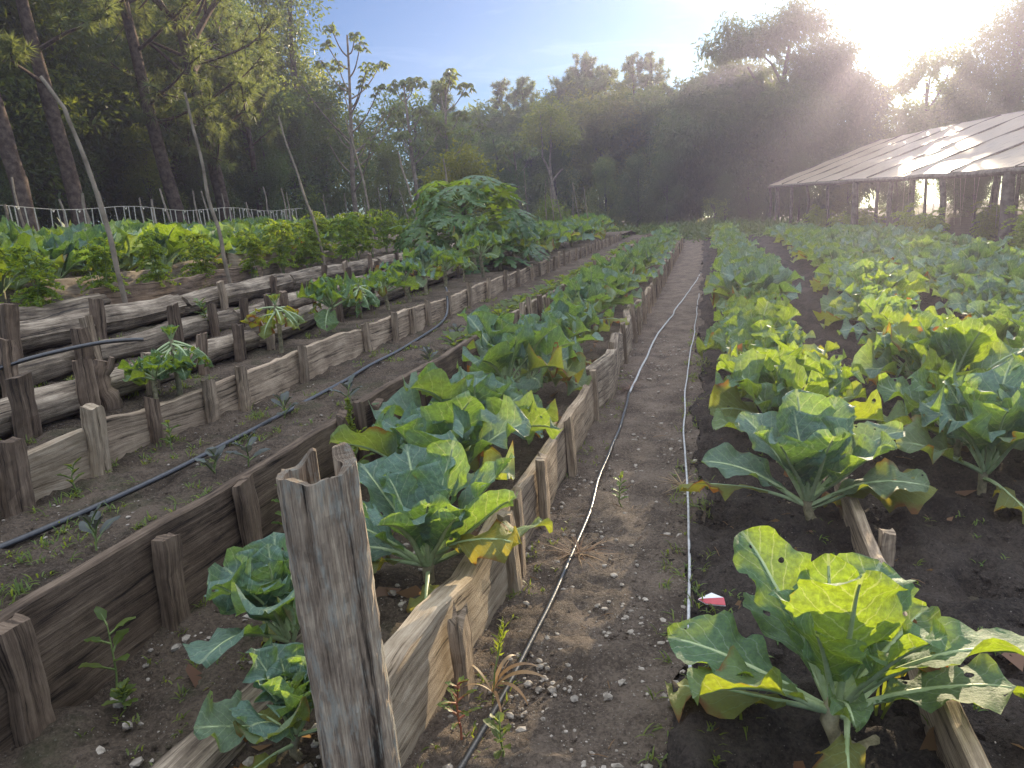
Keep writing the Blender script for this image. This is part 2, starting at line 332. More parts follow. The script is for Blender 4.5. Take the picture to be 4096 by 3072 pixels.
HOSE = plain('black_hose', (0.012, 0.013, 0.015), (0.035, 0.037, 0.04), 40.0, 0.30, 0.6, 0.15)
HOSE_W = plain('dusty_grey_hose', (0.30, 0.30, 0.30), (0.52, 0.52, 0.51), 30.0, 0.5, 0.5, 0.4)
STONE = plain('pale_stone', (0.17, 0.145, 0.115), (0.42, 0.37, 0.305), 25.0, 0.9, 0.2, 0.5)
STRING = plain('pale_twine', (0.42, 0.38, 0.30), (0.62, 0.57, 0.47), 60.0, 0.9, 0.1, 0.2)
WHITE_P = plain('white_wrapper', (0.62, 0.62, 0.62), (0.8, 0.8, 0.8), 20.0, 0.4)
RED_P = plain('red_wrapper', (0.35, 0.03, 0.05), (0.45, 0.06, 0.07), 20.0, 0.4)

# ------------------------------------------------------------------ terrain
XB = [(-999, 1.75), (-30, 1.6), (-13, 1.36), (-9, 1.20), (-6.3, 1.10), (-5.1, 1.05), (-4.5, 1.0)]
def warp(x, y): return x + np.where(x < -2.9, 0.075 * np.clip(y - 2.5, 0, 14), 0.0)
def ground_z(x, y):
    x = np.asarray(x, float); y = np.asarray(y, float); w = warp(x, y)
    z = np.where(w > -0.85, 0.0, np.where(w > -1.825, 0.19, np.where(w > -2.755, 0.47, np.where(w > -3.06, 0.655, np.where(w > -3.47, 0.77, np.where(w > -3.88, 0.87, 0.0))))))
    xs = np.array([a for a, _ in XB]); zs = np.array([b for _, b in XB])
    z = np.where(w <= -3.88, np.where(w > -4.5, 0.965, np.interp(w, xs, zs)), z)
    z = np.where(x > -0.2, np.interp(x, [-0.2, -0.02, 0.1, 3], [0.0, 0.028, 0.038, 0.07]), z)
    f = np.clip((y - 30) / 8, 0, 1)                       # beds die out towards the trees at the end of the path
    return z * (1 - f) + f * np.interp(x, [-60, -14, -4, 20], [1.7, 1.2, 0.1, 0.15])
def lumps(X, Y, amp, sc, seed):
    r = np.random.default_rng(seed); Z = np.zeros_like(X)
    for k in range(22):
        fr = sc * 2 ** U(0, 3.2); a = r.uniform(0, 2 * PI); Z += amp * (sc / fr) ** 0.7 * np.sin((X * math.cos(a) + Y * math.sin(a)) * fr + r.uniform(0, 6.3)) * np.sin((X * math.sin(a) - Y * math.cos(a)) * fr * 0.8 + r.uniform(0, 6.3))
    return Z
def patch(name, x0, x1, ys, nx, mat, dz=0.0, amp=0.006, seed=1, sink=0.0):
    xs = np.linspace(x0, x1, nx); X, Y = np.meshgrid(xs, ys)
    XX = X - np.where(X < -2.9, 0.075 * np.clip(Y - 2.5, 0, 14), 0)
    xc = np.clip(X, x0 + 0.02, x1 - 0.02) - np.where(X < -2.9, 0.075 * np.clip(Y - 2.5, 0, 14), 0)
    XX = XX + (0.035 * np.sin(Y * 2.1) + 0.03 * np.sin(Y * 5.3 + 1) + 0.012 * np.sin(Y * 17)) * np.exp(-np.abs(X + 0.05) / 0.07)
    Z = ground_z(xc, Y) + dz + lumps(XX, Y, amp, 9.0, seed) + np.random.default_rng(seed).normal(0, 0.0035, X.shape) * (Y < 9)
    nx_, ny_ = len(xs), len(ys)
    i, j = np.meshgrid(np.arange(ny_ - 1), np.arange(nx_ - 1), indexing='ij'); i, j = i.ravel(), j.ravel()
    f = np.stack([i * nx_ + j, i * nx_ + j + 1, (i + 1) * nx_ + j + 1, (i + 1) * nx_ + j], 1)
    mb = MB(); mb.add(np.stack([XX, Y, Z], -1).reshape(-1, 3), f4=f, uv=np.stack([XX, Y], -1).reshape(-1, 2))
    o = mb.build(name, mat); o['kind'] = 'structure'; return o
ysn = np.concatenate([np.linspace(-1.5, 1.0, 40), np.geomspace(1.02, 34, 420)])
# the whole ground as one sheet, a little below the beds that lie on it
gx = np.concatenate([np.linspace(-80, -16, 30), np.linspace(-15.5, 12, 140), np.linspace(13, 80, 30)]); gy = np.concatenate([np.linspace(-20, -3, 10), np.linspace(-2, 60, 150), np.linspace(62, 84, 10)])
X, Y = np.meshgrid(gx, gy); Z = ground_z(X, Y) - 0.06 + lumps(X, Y, 0.012, 1.2, 3)
Z = np.where((X > -4.9) & (X < -0.5) & (Y < 31) & (Y > -2), np.minimum(Z, ground_z(X + 0.35, Y) - 0.12), Z)
i, j = np.meshgrid(np.arange(len(gy) - 1), np.arange(len(gx) - 1), indexing='ij'); i, j = i.ravel(), j.ravel(); w = len(gx)
mb = MB(); mb.add(np.stack([X, Y, Z], -1).reshape(-1, 3), f4=np.stack([i * w + j, i * w + j + 1, (i + 1) * w + j + 1, (i + 1) * w + j], 1))
g = mb.build('ground', S_FAR); g['kind'] = 'structure'
patch('path', -0.84, -0.05, ysn, 40, S_PATH, amp=0.006, seed=11)
patch('soil_bed', -0.05, 1.7, ysn, 110, S_DARK, amp=0.020, seed=12)
patch('soil_bed', 1.7, 7.5, ysn, 110, S_DARK, amp=0.020, seed=19)
patch('soil_bed', -1.81, -0.86, ysn, 44, S_BED, amp=0.009, seed=13)
patch('soil_bed', -2.74, -1.83, ysn, 40, S_BED, amp=0.009, seed=14)
patch('soil_bed', -3.05, -2.76, ysn, 16, S_BED, amp=0.008, seed=15)
patch('soil_bed', -3.46, -3.07, ysn, 18, S_BED, amp=0.008, seed=16)
patch('soil_bed', -3.87, -3.48, ysn, 18, S_BED, amp=0.008, seed=17)
patch('soil_bed', -12.5, -3.89, ysn, 90, S_BED, amp=0.014, seed=18)

# ------------------------------------------------------------------ timber: boards, stakes, logs
def board_mb(L, H, T, seed, wob=0.006, top_rough=0.012, bot_rough=0.01, seg=None, bow=0.0):
    """plank lying along +Y from 0 to L, its face towards +X, base at z=0"""
    r = np.random.default_rng(seed); n = seg or max(8, int(L / 0.07))
    s = np.linspace(0, L, n)
    top = H + smooth_noise1(n, max(3, int(L * 2.5)), top_rough, r) + r.normal(0, top_rough * 0.22, n)
    bot = smooth_noise1(n, max(3, int(L * 2.2)), bot_rough, r) - 0.02
    off = smooth_noise1(n, max(2, int(L * 1.2)), wob, r) + bow * np.sin(s / L * PI)
    c = min(0.007, T * 0.2)
    # profile (x,z) going round
    def prof(i):
        t, b, o = top[i], bot[i], off[i]; e = r.normal(0, 0.0016, 4)
        h = [b + (t - b) * k for k in (0.2, 0.4, 0.6, 0.8)]
        return [(o + T / 2 - c, b)] + [(o + T / 2 + e[k], h[k]) for k in range(4)] + [(o + T / 2, t - c), (o + T / 2 - c, t), (o, t + e[0]), (o - T / 2 + c, t + e[1]), (o - T / 2, t - c)] + [(o - T / 2, h[3 - k]) for k in range(4)] + [(o - T / 2 + c, b)]
    P = np.array([prof(i) for i in range(n)]); k = P.shape[1]
    V = np.stack([P[..., 0], np.repeat(s[:, None], k, 1), P[..., 1]], -1)
    V[0, :, 1] += r.normal(0, 0.006, k); V[-1, :, 1] += r.normal(0, 0.006, k)
    per = np.concatenate([[0], np.cumsum(np.linalg.norm(np.diff(P[0], axis=0), axis=1))])
    uv = np.stack([np.repeat(s[:, None], k, 1), np.repeat(per[None], n, 0)], -1)
    i, j = np.meshgrid(np.arange(n - 1), np.arange(k), indexing='ij'); i, j = i.ravel(), j.ravel(); j2 = (j + 1) % k
    m = MB(); m.add(V.reshape(-1, 3), f4=np.stack([i * k + j, i * k + j2, (i + 1) * k + j2, (i + 1) * k + j], 1)[:, ::-1], uv=uv.reshape(-1, 2))
    for e, fl in ((0, 0), (n - 1, 1)):
        ring = V[e]; cc = ring.mean(0); vv = np.vstack([ring, cc]); jj = np.arange(k); nx = (jj + 1) % k
        f3 = np.stack([jj, nx, np.full(k, k)], 1) if fl == 0 else np.stack([nx, jj, np.full(k, k)], 1)
        m.add(vv, f3=f3, uv=vv[:, [0, 2]] * np.array([[1, 1.]]) + 5)
    return m
def lay_board(p0, p1, z, H, T, mat, label, cat='plank', group=None, seed=0, name='plank', **kw):
    dx, dy = p1[0] - p0[0], p1[1] - p0[1]; L = math.hypot(dx, dy)
    o = board_mb(L, H, T, seed, **kw).build(name, mat, smooth=False); o.location = (p0[0], p0[1], z); o.rotation_euler = (0, 0, math.atan2(dy, dx) - PI / 2)
    return tag(o, label, cat, group)
def stake_mb(H, wx, wy, seed, split=False):
    """split-wood stake standing on z=0, upright, its top hewn at a slant"""
    r = np.random.default_rng(seed); n = 12; z = np.linspace(-0.12, H, n)
    a, b = wx / 2, wy / 2; c = 0.16
    base = np.array([(a, -b * (1 - c)), (a, 0), (a, b * (1 - c)), (a * (1 - c), b), (0, b * 1.03), (-a * (1 - c), b), (-a, b * (1 - c)), (-a, 0), (-a, -b * (1 - c)), (-a * (1 - c), -b), (0, -b), (a * (1 - c), -b)])
    base = base * (1 + r.normal(0, 0.07, base.shape)); k = len(base)
    V = np.zeros((n, k, 3)); bx, by = smooth_noise1(n, 3, 0.005, r), smooth_noise1(n, 3, 0.005, r)
    for q in range(n):
        s = 1 + 0.05 * math.sin(q * 0.9 + seed); V[q, :, :2] = base * s + (bx[q], by[q]) * np.array(.6) + r.normal(0, 0.0016, (k, 2)); V[q, :, 2] = z[q]
    sl = r.normal(0, 0.22, 2); V[-1, :, 2] += base @ sl + r.normal(0, 0.004 if not split else 0.018, k); V[-2, :, 2] = np.minimum(V[-2, :, 2], V[-1, :, 2] - 0.004)
    per = np.concatenate([[0], np.cumsum(np.linalg.norm(np.diff(base, axis=0), axis=1))])
    uv = np.stack([np.repeat(z[:, None], k, 1), np.repeat(per[None], n, 0)], -1)
    i, j = np.meshgrid(np.arange(n - 1), np.arange(k), indexing='ij'); i, j = i.ravel(), j.ravel(); j2 = (j + 1) % k
    m = MB(); m.add(V.reshape(-1, 3), f4=np.stack([i * k + j, i * k + j2, (i + 1) * k + j2, (i + 1) * k + j], 1), uv=uv.reshape(-1, 2))
    ring = V[-1]; cc = ring.mean(0); vv = np.vstack([ring, cc]); jj = np.arange(k)
    m.add(vv, f3=np.stack([jj, (jj + 1) % k, np.full(k, k)], 1), uv=vv[:, :2] + 4)
    return m
def stake(x, y, z, H, wx, wy, mat, label, group=None, seed=0, lean=(0, 0), rz=0.0, split=False, name='stake'):
    o = stake_mb(H, wx, wy, seed, split).build(name, mat, smooth=False); o.location = (x, y, z); o.rotation_euler = (lean[0], lean[1], rz)
    return tag(o, label, 'stake', group)
def log(p0, p1, r0, r1, mat, label, seed, group=None, flat=0.85, name='log'):
    r = np.random.default_rng(seed); p0, p1 = np.array(p0, float), np.array(p1, float); L = np.linalg.norm(p1 - p0); n = max(10, int(L / 0.06)); k = 22
    t = np.linspace(0, 1, n); C = p0 + np.outer(t, p1 - p0); T = unit(p1 - p0); S = unit(np.cross(T, [0, 0, 1])); B = np.cross(S, T)
    C = C + np.outer(smooth_noise1(n, 3, 0.010, r), S) + np.outer(smooth_noise1(n, 3, 0.010, r), B)
    th = np.arange(k + 1) / k * 2 * PI
    grooves = 1 + 0.05 * np.sin(th * 7 + r.uniform(0, 6)) + 0.035 * np.sin(th * 11 + r.uniform(0, 6))
    rr = (r0 + (r1 - r0) * t)[:, None] * grooves[None] * (1 + smooth_noise1(n, max(3, int(L * 4)), 0.05, r)[:, None])
    loc = np.stack([smooth_noise1(n, max(4, int(L * 5)), 0.036, r) for _ in range(k + 1)], 1) + r.normal(0, 0.014, (n, k + 1)); rr = rr * (1 + loc); rr[:, -1] = rr[:, 0]
    V = C[:, None] + (rr * np.cos(th))[..., None] * S + (rr * np.sin(th) * flat)[..., None] * B
    uv = np.stack([np.repeat((t * L)[:, None], k + 1, 1), np.repeat((th * r0)[None], n, 0)], -1)
    w_ = k + 1; i, j = np.meshgrid(np.arange(n - 1), np.arange(k), indexing='ij'); i, j = i.ravel(), j.ravel()
    O = p0; m = MB(); m.add(V.reshape(-1, 3) - O, f4=np.stack([i * w_ + j, i * w_ + j + 1, (i + 1) * w_ + j + 1, (i + 1) * w_ + j], 1)[:, ::-1], uv=uv.reshape(-1, 2))
    for e, fl in ((0, 0), (n - 1, 1)):
        ring = V[e, :k] - O; cc = ring.mean(0); vv = np.vstack([ring, cc]); jj = np.arange(k); nx = (jj + 1) % k
        m.add(vv, f3=np.stack([jj, nx, np.full(k, k)], 1) if fl == 0 else np.stack([nx, jj, np.full(k, k)], 1), uv=vv[:, [0, 2]] + 6)
    o = m.build(name, mat); o.location = O
    return tag(o, label, 'log', group)

# --- path-side wall of the middle bed
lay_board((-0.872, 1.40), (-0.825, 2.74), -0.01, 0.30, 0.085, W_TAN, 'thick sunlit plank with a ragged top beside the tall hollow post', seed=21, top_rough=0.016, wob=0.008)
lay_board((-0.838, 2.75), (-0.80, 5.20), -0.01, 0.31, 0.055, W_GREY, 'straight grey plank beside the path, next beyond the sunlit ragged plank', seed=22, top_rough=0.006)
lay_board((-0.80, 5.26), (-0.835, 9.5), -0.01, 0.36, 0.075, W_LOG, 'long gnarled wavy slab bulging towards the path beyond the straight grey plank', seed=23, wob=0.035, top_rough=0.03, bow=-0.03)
ys = [9.55, 12.4, 15.6, 18.4, 21.5, 24.6, 28.0]
for i in range(6):
    lay_board((-0.83, ys[i]), (-0.83 + 0.01 * i, ys[i + 1] - 0.04), -0.01, 0.30, 0.05, W_GREY, 'grey path-side plank hidden behind close stakes towards the far end', group='far planks along the path', seed=30 + i, top_rough=0.01)
AR = [(2.00, .27, .09), (2.69, .34, .075), (2.80, .38, .05), (3.31, .36, .07), (4.08, .34, .075), (5.22, .38, .075), (6.24, .40, .045), (7.30, .42, .05), (8.48, .44, .055), (9.0, .42, .05), (9.87, .42, .05)]
desc = ['short split stake with a broken bristly top on the sunlit plank', 'wedge-topped tan stake where the sunlit plank ends beside the path', 'thin stake touching the wedge-topped tan stake beside the path', 'grey stake under the drooping yellow leaves beside the path', 'lone grey stake in the middle of the straight path-side plank', 'thick dark stake where the straight path plank meets the gnarled slab', 'thin stake at the near end of the gnarled wavy slab', 'leaning thin stake against the gnarled wavy slab', 'nearer stake of the pair halfway along the gnarled slab', 'farther stake of the pair halfway along the gnarled slab', 'stake at the far end of the gnarled wavy slab']
for i, (y, h, w) in enumerate(AR):
    stake(-0.765 + U(-.008, .008), y, 0, h, 0.045, w, W_TAN if i in (1,) else W_GREY, desc[i] + '', seed=50 + i, lean=(U(-.03, .03) + (0.16 if i == 7 else 0), U(-.05, 0)), split=(i == 0))
y = 10.9; k = 0
while y < 28.5:
    stake(-0.77 + U(-.01, .01), y, 0, U(.33, .45), 0.045, U(.05, .08), W_GREY, 'grey stake in the close row along the path towards its far end', group='far stakes along the path', seed=80 + k % 9, lean=(U(-.05, .05), U(-.06, .02)))
    y += U(.42, .95); k += 1
# --- left wall of the middle bed
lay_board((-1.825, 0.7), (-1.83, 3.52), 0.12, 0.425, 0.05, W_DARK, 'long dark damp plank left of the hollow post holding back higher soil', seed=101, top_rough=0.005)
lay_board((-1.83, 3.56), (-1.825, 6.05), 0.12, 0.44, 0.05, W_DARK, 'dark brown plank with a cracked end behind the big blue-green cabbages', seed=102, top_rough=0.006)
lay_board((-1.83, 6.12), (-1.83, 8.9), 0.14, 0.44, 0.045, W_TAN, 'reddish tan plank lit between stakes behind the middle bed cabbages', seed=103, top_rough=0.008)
yb = [8.95, 11.8, 14.7, 17.8, 20.7, 23.6, 26.5]
for i in range(6):
    lay_board((-1.83, yb[i]), (-1.83, yb[i + 1] - .04), 0.12, 0.44, 0.045, W_GREY if i else W_TAN, 'plank behind close stakes on the left of the middle bed, far half', group='far planks left of the middle bed', seed=110 + i)
AL = [(1.37, .38, .09, 'cut-off dark stake at the lower left corner of the picture'), (1.94, .36, .085, 'squat dark stake on the long damp plank, nearest to the lens'), (2.42, .40, .085, 'leaning dark stake with a long crack, on the long damp plank'), (3.30, .42, .075, 'black-topped stake just behind the seeding amaranth'), (3.46, .43, .06, 'second black-topped stake behind the amaranth at the plank joint'), (3.66, .38, .07, 'pale stake just past the joint of the two dark planks'), (4.10, .30, .05, 'thin short stake against the cracked dark plank'), (4.32, .40, .075, 'broad black stake in the middle of the cracked dark plank'), (4.50, .38, .05, 'narrow stake beside the broad black stake'), (5.35, .38, .06, 'stake two plants behind the broad black stake'), (5.78, .42, .05, 'stake near the far end of the cracked dark plank'), (5.98, .50, .055, 'tall stake where the dark plank meets the tan plank'), (6.42, .42, .06, 'leaning pointed stake at the start of the tan plank')]
for i, (y, h, w, d) in enumerate(AL):
    stake(-1.775 + U(-.006, .006), y, 0.16, h, 0.05, w, W_DARK, d, seed=130 + i, lean=(U(-.04, .04) + (.10 if i == 2 else 0), U(-.02, .05)))
y = 6.7; k = 0
while y < 26.5:
    stake(-1.77 + U(-.01, .01), y, 0.17, U(.40, .52), 0.05, U(.05, .08), W_GREY if k % 3 else W_DARK, 'stake in the close row left of the middle bed, tan plank and beyond', group='far stakes left of the middle bed', seed=150 + k % 9, lean=(U(-.06, .06), U(-.04, .06)))
    y += U(.3, .62); k += 1
# --- wall behind the hose bed
lay_board((-2.765, 0.9), (-2.745, 2.66), 0.42, 0.25, 0.05, W_TAN, 'pale tan plank at the left edge with long dark cracks', seed=201, top_rough=0.008, bot_rough=0.02)
lay_board((-2.745, 2.70), (-2.745, 3.80), 0.42, 0.255, 0.045, W_GREY, 'brown-grey plank between the tan square post and the hanging wilted leaf', seed=202, bot_rough=0.02)
lay_board((-2.745, 3.84), (-2.75, 5.60), 0.42, 0.26, 0.045, W_GREY, 'grey plank in front of the drooping yellow cabbage', seed=203)
lay_board((-2.75, 5.64), (-2.76, 7.70), 0.42, 0.26, 0.045, W_GREY, 'grey plank with the black hose climbing over its end', seed=204)
yb = [7.74, 10.5, 13.4, 16.5, 19.4, 22.4, 25.5]
for i in range(6):
    lay_board((-2.76, yb[i]), (-2.76, yb[i + 1] - .03), 0.42, 0.265, 0.045, W_GREY, 'grey plank behind the hose bed, beyond the climbing hose', group='far planks behind the hose bed', seed=210 + i)
BL = [(1.90, .30, .12, 'leaning dark stake at the left picture edge, front of the pale tan plank'), (2.22, .31, .11, 'big dark weathered stake on the pale tan plank'), (2.66, .33, .075, 'tan square post, palest in its row, at the end of the pale plank'), (3.05, .27, .06, 'dark narrow stake just right of the tan square post'), (3.50, .26, .075, 'stake in front of the hanging wilted leaf'), (3.80, .27, .075, 'stake just past the hanging wilted leaf'), (4.50, .27, .055, 'single stake in front of the drooping yellow cabbage'), (5.55, .27, .055, 'nearest of the three stakes before the climbing hose'), (6.12, .28, .055, 'middle one of the three stakes before the climbing hose'), (6.56, .26, .055, 'last of the three stakes before the climbing hose'), (7.0, .28, .06, 'leaning stake just short of the climbing hose'), (7.62, .30, .05, 'stake right behind the climbing hose')]
for i, (y, h, w, d) in enumerate(BL):
    stake(-2.695 + U(-.006, .006), y, 0.45, h, 0.06 if i < 3 else 0.045, w, W_TAN if i == 2 else (W_DARK if i in (0, 1, 3) else W_GREY), d, seed=230 + i, lean=(U(-.03, .03) + (-.12 if i in (0,) else 0), U(-.02, .04)))
y = 8.4; k = 0
while y < 25.5:
    stake(-2.70 + U(-.01, .01), y, 0.46, U(.25, .33), 0.045, U(.045, .06), W_GREY, 'small grey stake on the far plank behind the hose bed', group='far stakes behind the hose bed', seed=250 + k % 9, lean=(U(-.05, .05), U(-.04, .06)))
    y += U(.4, .95); k += 1
# --- log walls of the upper terraces (they swing slowly to the left)
def wx(w, y): return w - (0.075 * min(max(y - 2.5, 0), 14) if w < -2.8 else 0)
def logs(w, z, r, ys, descs, seed, mats=(W_LOG,)):
    for i in range(len(ys) - 1):
        a, b = ys[i] + .03, ys[i + 1] - .03
        d = descs[i] if i < len(descs) else descs[-1]
        log((wx(w, a), a, z), (wx(w, b), b, z + U(-.01, .015)), r * U(.9, 1.1), r * U(.85, 1.05), mats[i % len(mats)], d, seed + i, group=('far logs of the ' + descs[-1].split(' log ')[-1]) if i >= len(descs) - 1 else None)
logs(-3.06, .745, .10, [1.5, 3.0, 4.75, 6.5, 9.0, 11.5, 14.0, 17], ['rough grey log behind the pale plank, lowest log at left edge', 'bleached log in front of the small fresh cabbage', 'long curved bleached log behind the drooping yellow cabbage', 'grey log of the lowest log row among the far cabbages'], 300)
logs(-3.47, .845, .095, [1.7, 3.45, 5.15, 7.6, 10.2, 13, 16], ['grey log of the second row with a black hose lying on it', 'cracked log of the second row beyond the black hose', 'deeply split thick log with a dark hollow end', 'grey log of the second log row beyond the split log'], 320)
lay_board((wx(-3.88, 2.0), 2.0), (wx(-3.88, 3.34), 3.34), 0.86, 0.20, 0.06, W_TAN, 'pale sawn plank at far left before the knotty log', seed=340)
logs(-3.88, .975, .115, [3.36, 5.05, 6.9, 9.5, 12, 15], ['thick knotty bleached log behind the leaning dark post', 'furrowed grey log next beyond the knotty bleached log', 'grey log of the third log row under the tomatoes'], 350)
log((-4.42, 3.2, 1.03), (-4.62, 4.85, 1.04), .09, .085, W_LOG, 'bleached log under the nearest tomato plants at left', 370)
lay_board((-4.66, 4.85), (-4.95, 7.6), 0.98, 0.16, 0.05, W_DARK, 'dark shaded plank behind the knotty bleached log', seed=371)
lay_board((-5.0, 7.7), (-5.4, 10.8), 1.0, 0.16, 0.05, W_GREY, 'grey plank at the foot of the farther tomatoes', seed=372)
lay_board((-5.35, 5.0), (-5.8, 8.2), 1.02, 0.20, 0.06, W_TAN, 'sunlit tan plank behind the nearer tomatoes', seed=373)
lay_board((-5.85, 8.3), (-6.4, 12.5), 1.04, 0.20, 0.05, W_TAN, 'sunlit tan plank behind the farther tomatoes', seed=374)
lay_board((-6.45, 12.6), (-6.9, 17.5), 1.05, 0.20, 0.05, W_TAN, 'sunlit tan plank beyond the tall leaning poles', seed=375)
LS = [(-2.93, .66, [(2.55, .24, .10, 'dark stake in front of the lowest rough log'), (2.95, .23, .085, 'round-topped stake left of the gnarled stump'), (3.42, .18, .06, 'short stake behind the stalk of the fresh cabbage'), (3.93, .20, .05, 'thin stake on the bleached log past the fresh cabbage'), (4.36, .19, .065, 'leaning blunt stake on the bleached log'), (4.80, .20, .05, 'stake hidden behind the drooping yellow cabbage'), (6.1, .2, .05, 'stake at the far end of the curved bleached log')]),
      (-3.345, .77, [(2.88, .24, .075, 'leaning stake in front of the black hose'), (3.40, .22, .085, 'broad round stake under the end of the black hose'), (3.50, .27, .06, 'taller stake beside the broad round stake'), (4.28, .24, .07, 'pale forked-grain stake in front of the knotty log'), (4.74, .18, .05, 'stake wrapped in a leafy vine'), (5.18, .17, .055, 'stake before the dark hollow log end'), (5.58, .17, .045, 'nearer of the two stakes on the split log'), (5.84, .16, .06, 'farther of the two stakes on the split log')]),
      (-3.735, .87, [(3.30, .28, .10, 'broad dark leaning post at the end of the pale sawn plank'), (4.0, .22, .085, 'dark stake leaning on the knotty bleached log'), (5.52, .2, .05, 'stake at the far end of the knotty log'), (6.4, .16, .045, 'small stake beyond the knotty log'), (7.6, .18, .05, 'nearer small stake on the furrowed grey log'), (8.2, .18, .05, 'farther small stake on the furrowed grey log')])]
for w0, z0, L_ in LS:
    for i, (y, h, w, d) in enumerate(L_):
        dark = 'dark' in d or 'leaning' in d
        stake(wx(w0 - 0.01, y) if w0 < -2.9 else w0, y, z0, h + .05, .05, w, W_DARK if (dark or i % 3 != 2) else W_GREY, d, seed=int(400 + y * 10), lean=(U(-.04, .04) - (.12 if 'leaning' in d else 0), U(-.03, .05)))
for (w0, z0, y0, nm) in ((-2.93, .66, 6.9, 'lowest'), (-3.345, .77, 6.5, 'second'), (-3.735, .87, 9.0, 'third')):
    y = y0; k = 0
    while y < 16:
        stake(wx(w0, y), y, z0, U(.22, .32), .045, U(.045, .06), W_DARK, 'small stake farther along the %s log row' % nm, group='far stakes of the %s log row' % nm, seed=450 + k % 7, lean=(U(-.06, .06), U(-.05, .05)))
        y += U(.6, 1.2); k += 1
# gnarled stump among the stakes
m = MB(); n = 12; zz = np.linspace(-.05, .31, n); pp = np.stack([smooth_noise1(n, 4, .012), smooth_noise1(n, 4, .012), zz], 1)
tube(m, pp, .055 * (1 + smooth_noise1(n, 6, .16)), 12, rough=.13); tube(m, [(0, 0, .22), (.05, .02, .27), (.07, .03, .33)], [.03, .028, .016], 7, rough=.1); tube(m, [(0, 0, .2), (-.05, .03, .26)], [.03, .02], 7, rough=.1)
st_ = m.build('stump', W_DARK, loc=(-3.0, 3.09, .66)); st_.scale = (.75, .75, .8)
tag(st_, 'gnarled hollowed stump standing among the stakes of the lowest log', 'stump')
# log lying in the middle bed, left of the post
log((-1.27, 0.95, .205), (-1.20, 2.02, .20), .085, .075, W_LOG, 'bleached log lying in the bed behind the tall hollow post', 380, flat=0.75)

# right-hand board with its stake and offcut
lay_board((0.612, 1.2), (0.628, 2.45), 0.0, 0.20, 0.045, W_GREY, 'half-buried grey board with a sunlit top right of the nearest cabbage', seed=381, top_rough=.006)
lay_board((0.632, 2.47), (0.655, 3.9), 0.0, 0.165, 0.045, W_GREY, 'dark half-buried board with a broken top between the two front cabbages', seed=382, top_rough=.014)
stake(0.70, 3.0, .04, .15, .05, .06, W_GREY, 'short stake right of the half-buried boards', seed=383)
stake(0.545, 1.72, .0, .085, .045, .09, W_GREY, 'cut-off grey block at the bottom edge beside the half-buried board', seed=384, lean=(0.25, 0))

# ------------------------------------------------------------------ the tall hollow post
def hollow_post():
    r = np.random.default_rng(5); n = 46; k = 60; H = 1.0; base_z = -.15
    # outline of a split trunk: a C-shaped shell, open towards the back right
    th = np.radians(np.linspace(112, 112 + 312, k))
    ro = np.full(k, .078) * (1 + .05 * np.sin(th * 2 + .6) + .035 * np.sin(th * 5 + 1) + .018 * np.sin(th * 11)); 
    fold = np.exp(-((np.degrees(th) - 268) / 8) ** 2); ro = ro * (1 - .13 * fold)
    fold2 = np.exp(-((np.degrees(th) - 305) / 5) ** 2); ro = ro * (1 - .08 * fold2)
    thick = .017 + .003 * np.sin(th * 3) + .024 * np.exp(-((np.degrees(th) - 395) / 30) ** 2)
    V = []; uvs = []; per = th * .078
    deg = np.degrees(th)
    topz = H + .036 * np.exp(-((deg - 412) / 42) ** 2) + .032 * np.exp(-((deg - 116) / 16) ** 2) - .010 * np.exp(-((deg - 285) / 26) ** 2) + .004 * np.sin(deg * .11) + r.normal(0, .0011, k)
    for q in range(n):
        t = q / (n - 1); bend = np.array([.004 * math.sin(t * 5), .01 * math.sin(t * 3), 0])
        s = 1.07 - .07 * t + .012 * math.sin(t * 9); z = base_z + (topz - base_z) * t
        jit = r.normal(0, .0011, k)
        V.append(np.stack([(ro * s + jit) * np.cos(th), (ro * s + jit) * np.sin(th), z], 1) + bend); uvs.append(np.stack([z, per], 1))
    for q in range(n):
        t = 1 - q / (n - 1); bend = np.array([.004 * math.sin(t * 5), .01 * math.sin(t * 3), 0]); s = 1.07 - .07 * t
        z = base_z + (topz - base_z) * t - (.0 if q else .002); ri = ro * s - thick - .012 * (1 - t)
        V.append(np.stack([ri * np.cos(th), ri * np.sin(th), z], 1) + bend); uvs.append(np.stack([z, per + 2], 1))
    Vv = np.concatenate(V); w_ = k; i, j = np.meshgrid(np.arange(2 * n - 1), np.arange(k - 1), indexing='ij'); i, j = i.ravel(), j.ravel()
    m = MB(); m.add(Vv, f4=np.stack([i * w_ + j, i * w_ + j + 1, (i + 1) * w_ + j + 1, (i + 1) * w_ + j], 1), uv=np.concatenate(uvs))
    for e in (0, k - 1):                                   # the two long broken edges
        idx = np.array([[q * k + e, (q + 1) * k + e, (2 * n - 2 - q) * k + e, (2 * n - 1 - q) * k + e] for q in range(n - 1)])
        used = Vv[idx.ravel()]; m.add(used, f4=np.arange(len(used)).reshape(-1, 4) if e else np.arange(len(used)).reshape(-1, 4)[:, ::-1], uv=used[:, [2, 0]])
    return m
hp = hollow_post().build('post', W_POST, smooth=False, loc=(-.775, 1.32, 0)); hp.rotation_euler = (math.radians(-1.5), math.radians(-1.2), math.radians(6))
tag(hp, 'tall grey hollow wooden post with a split open top in front', 'post')
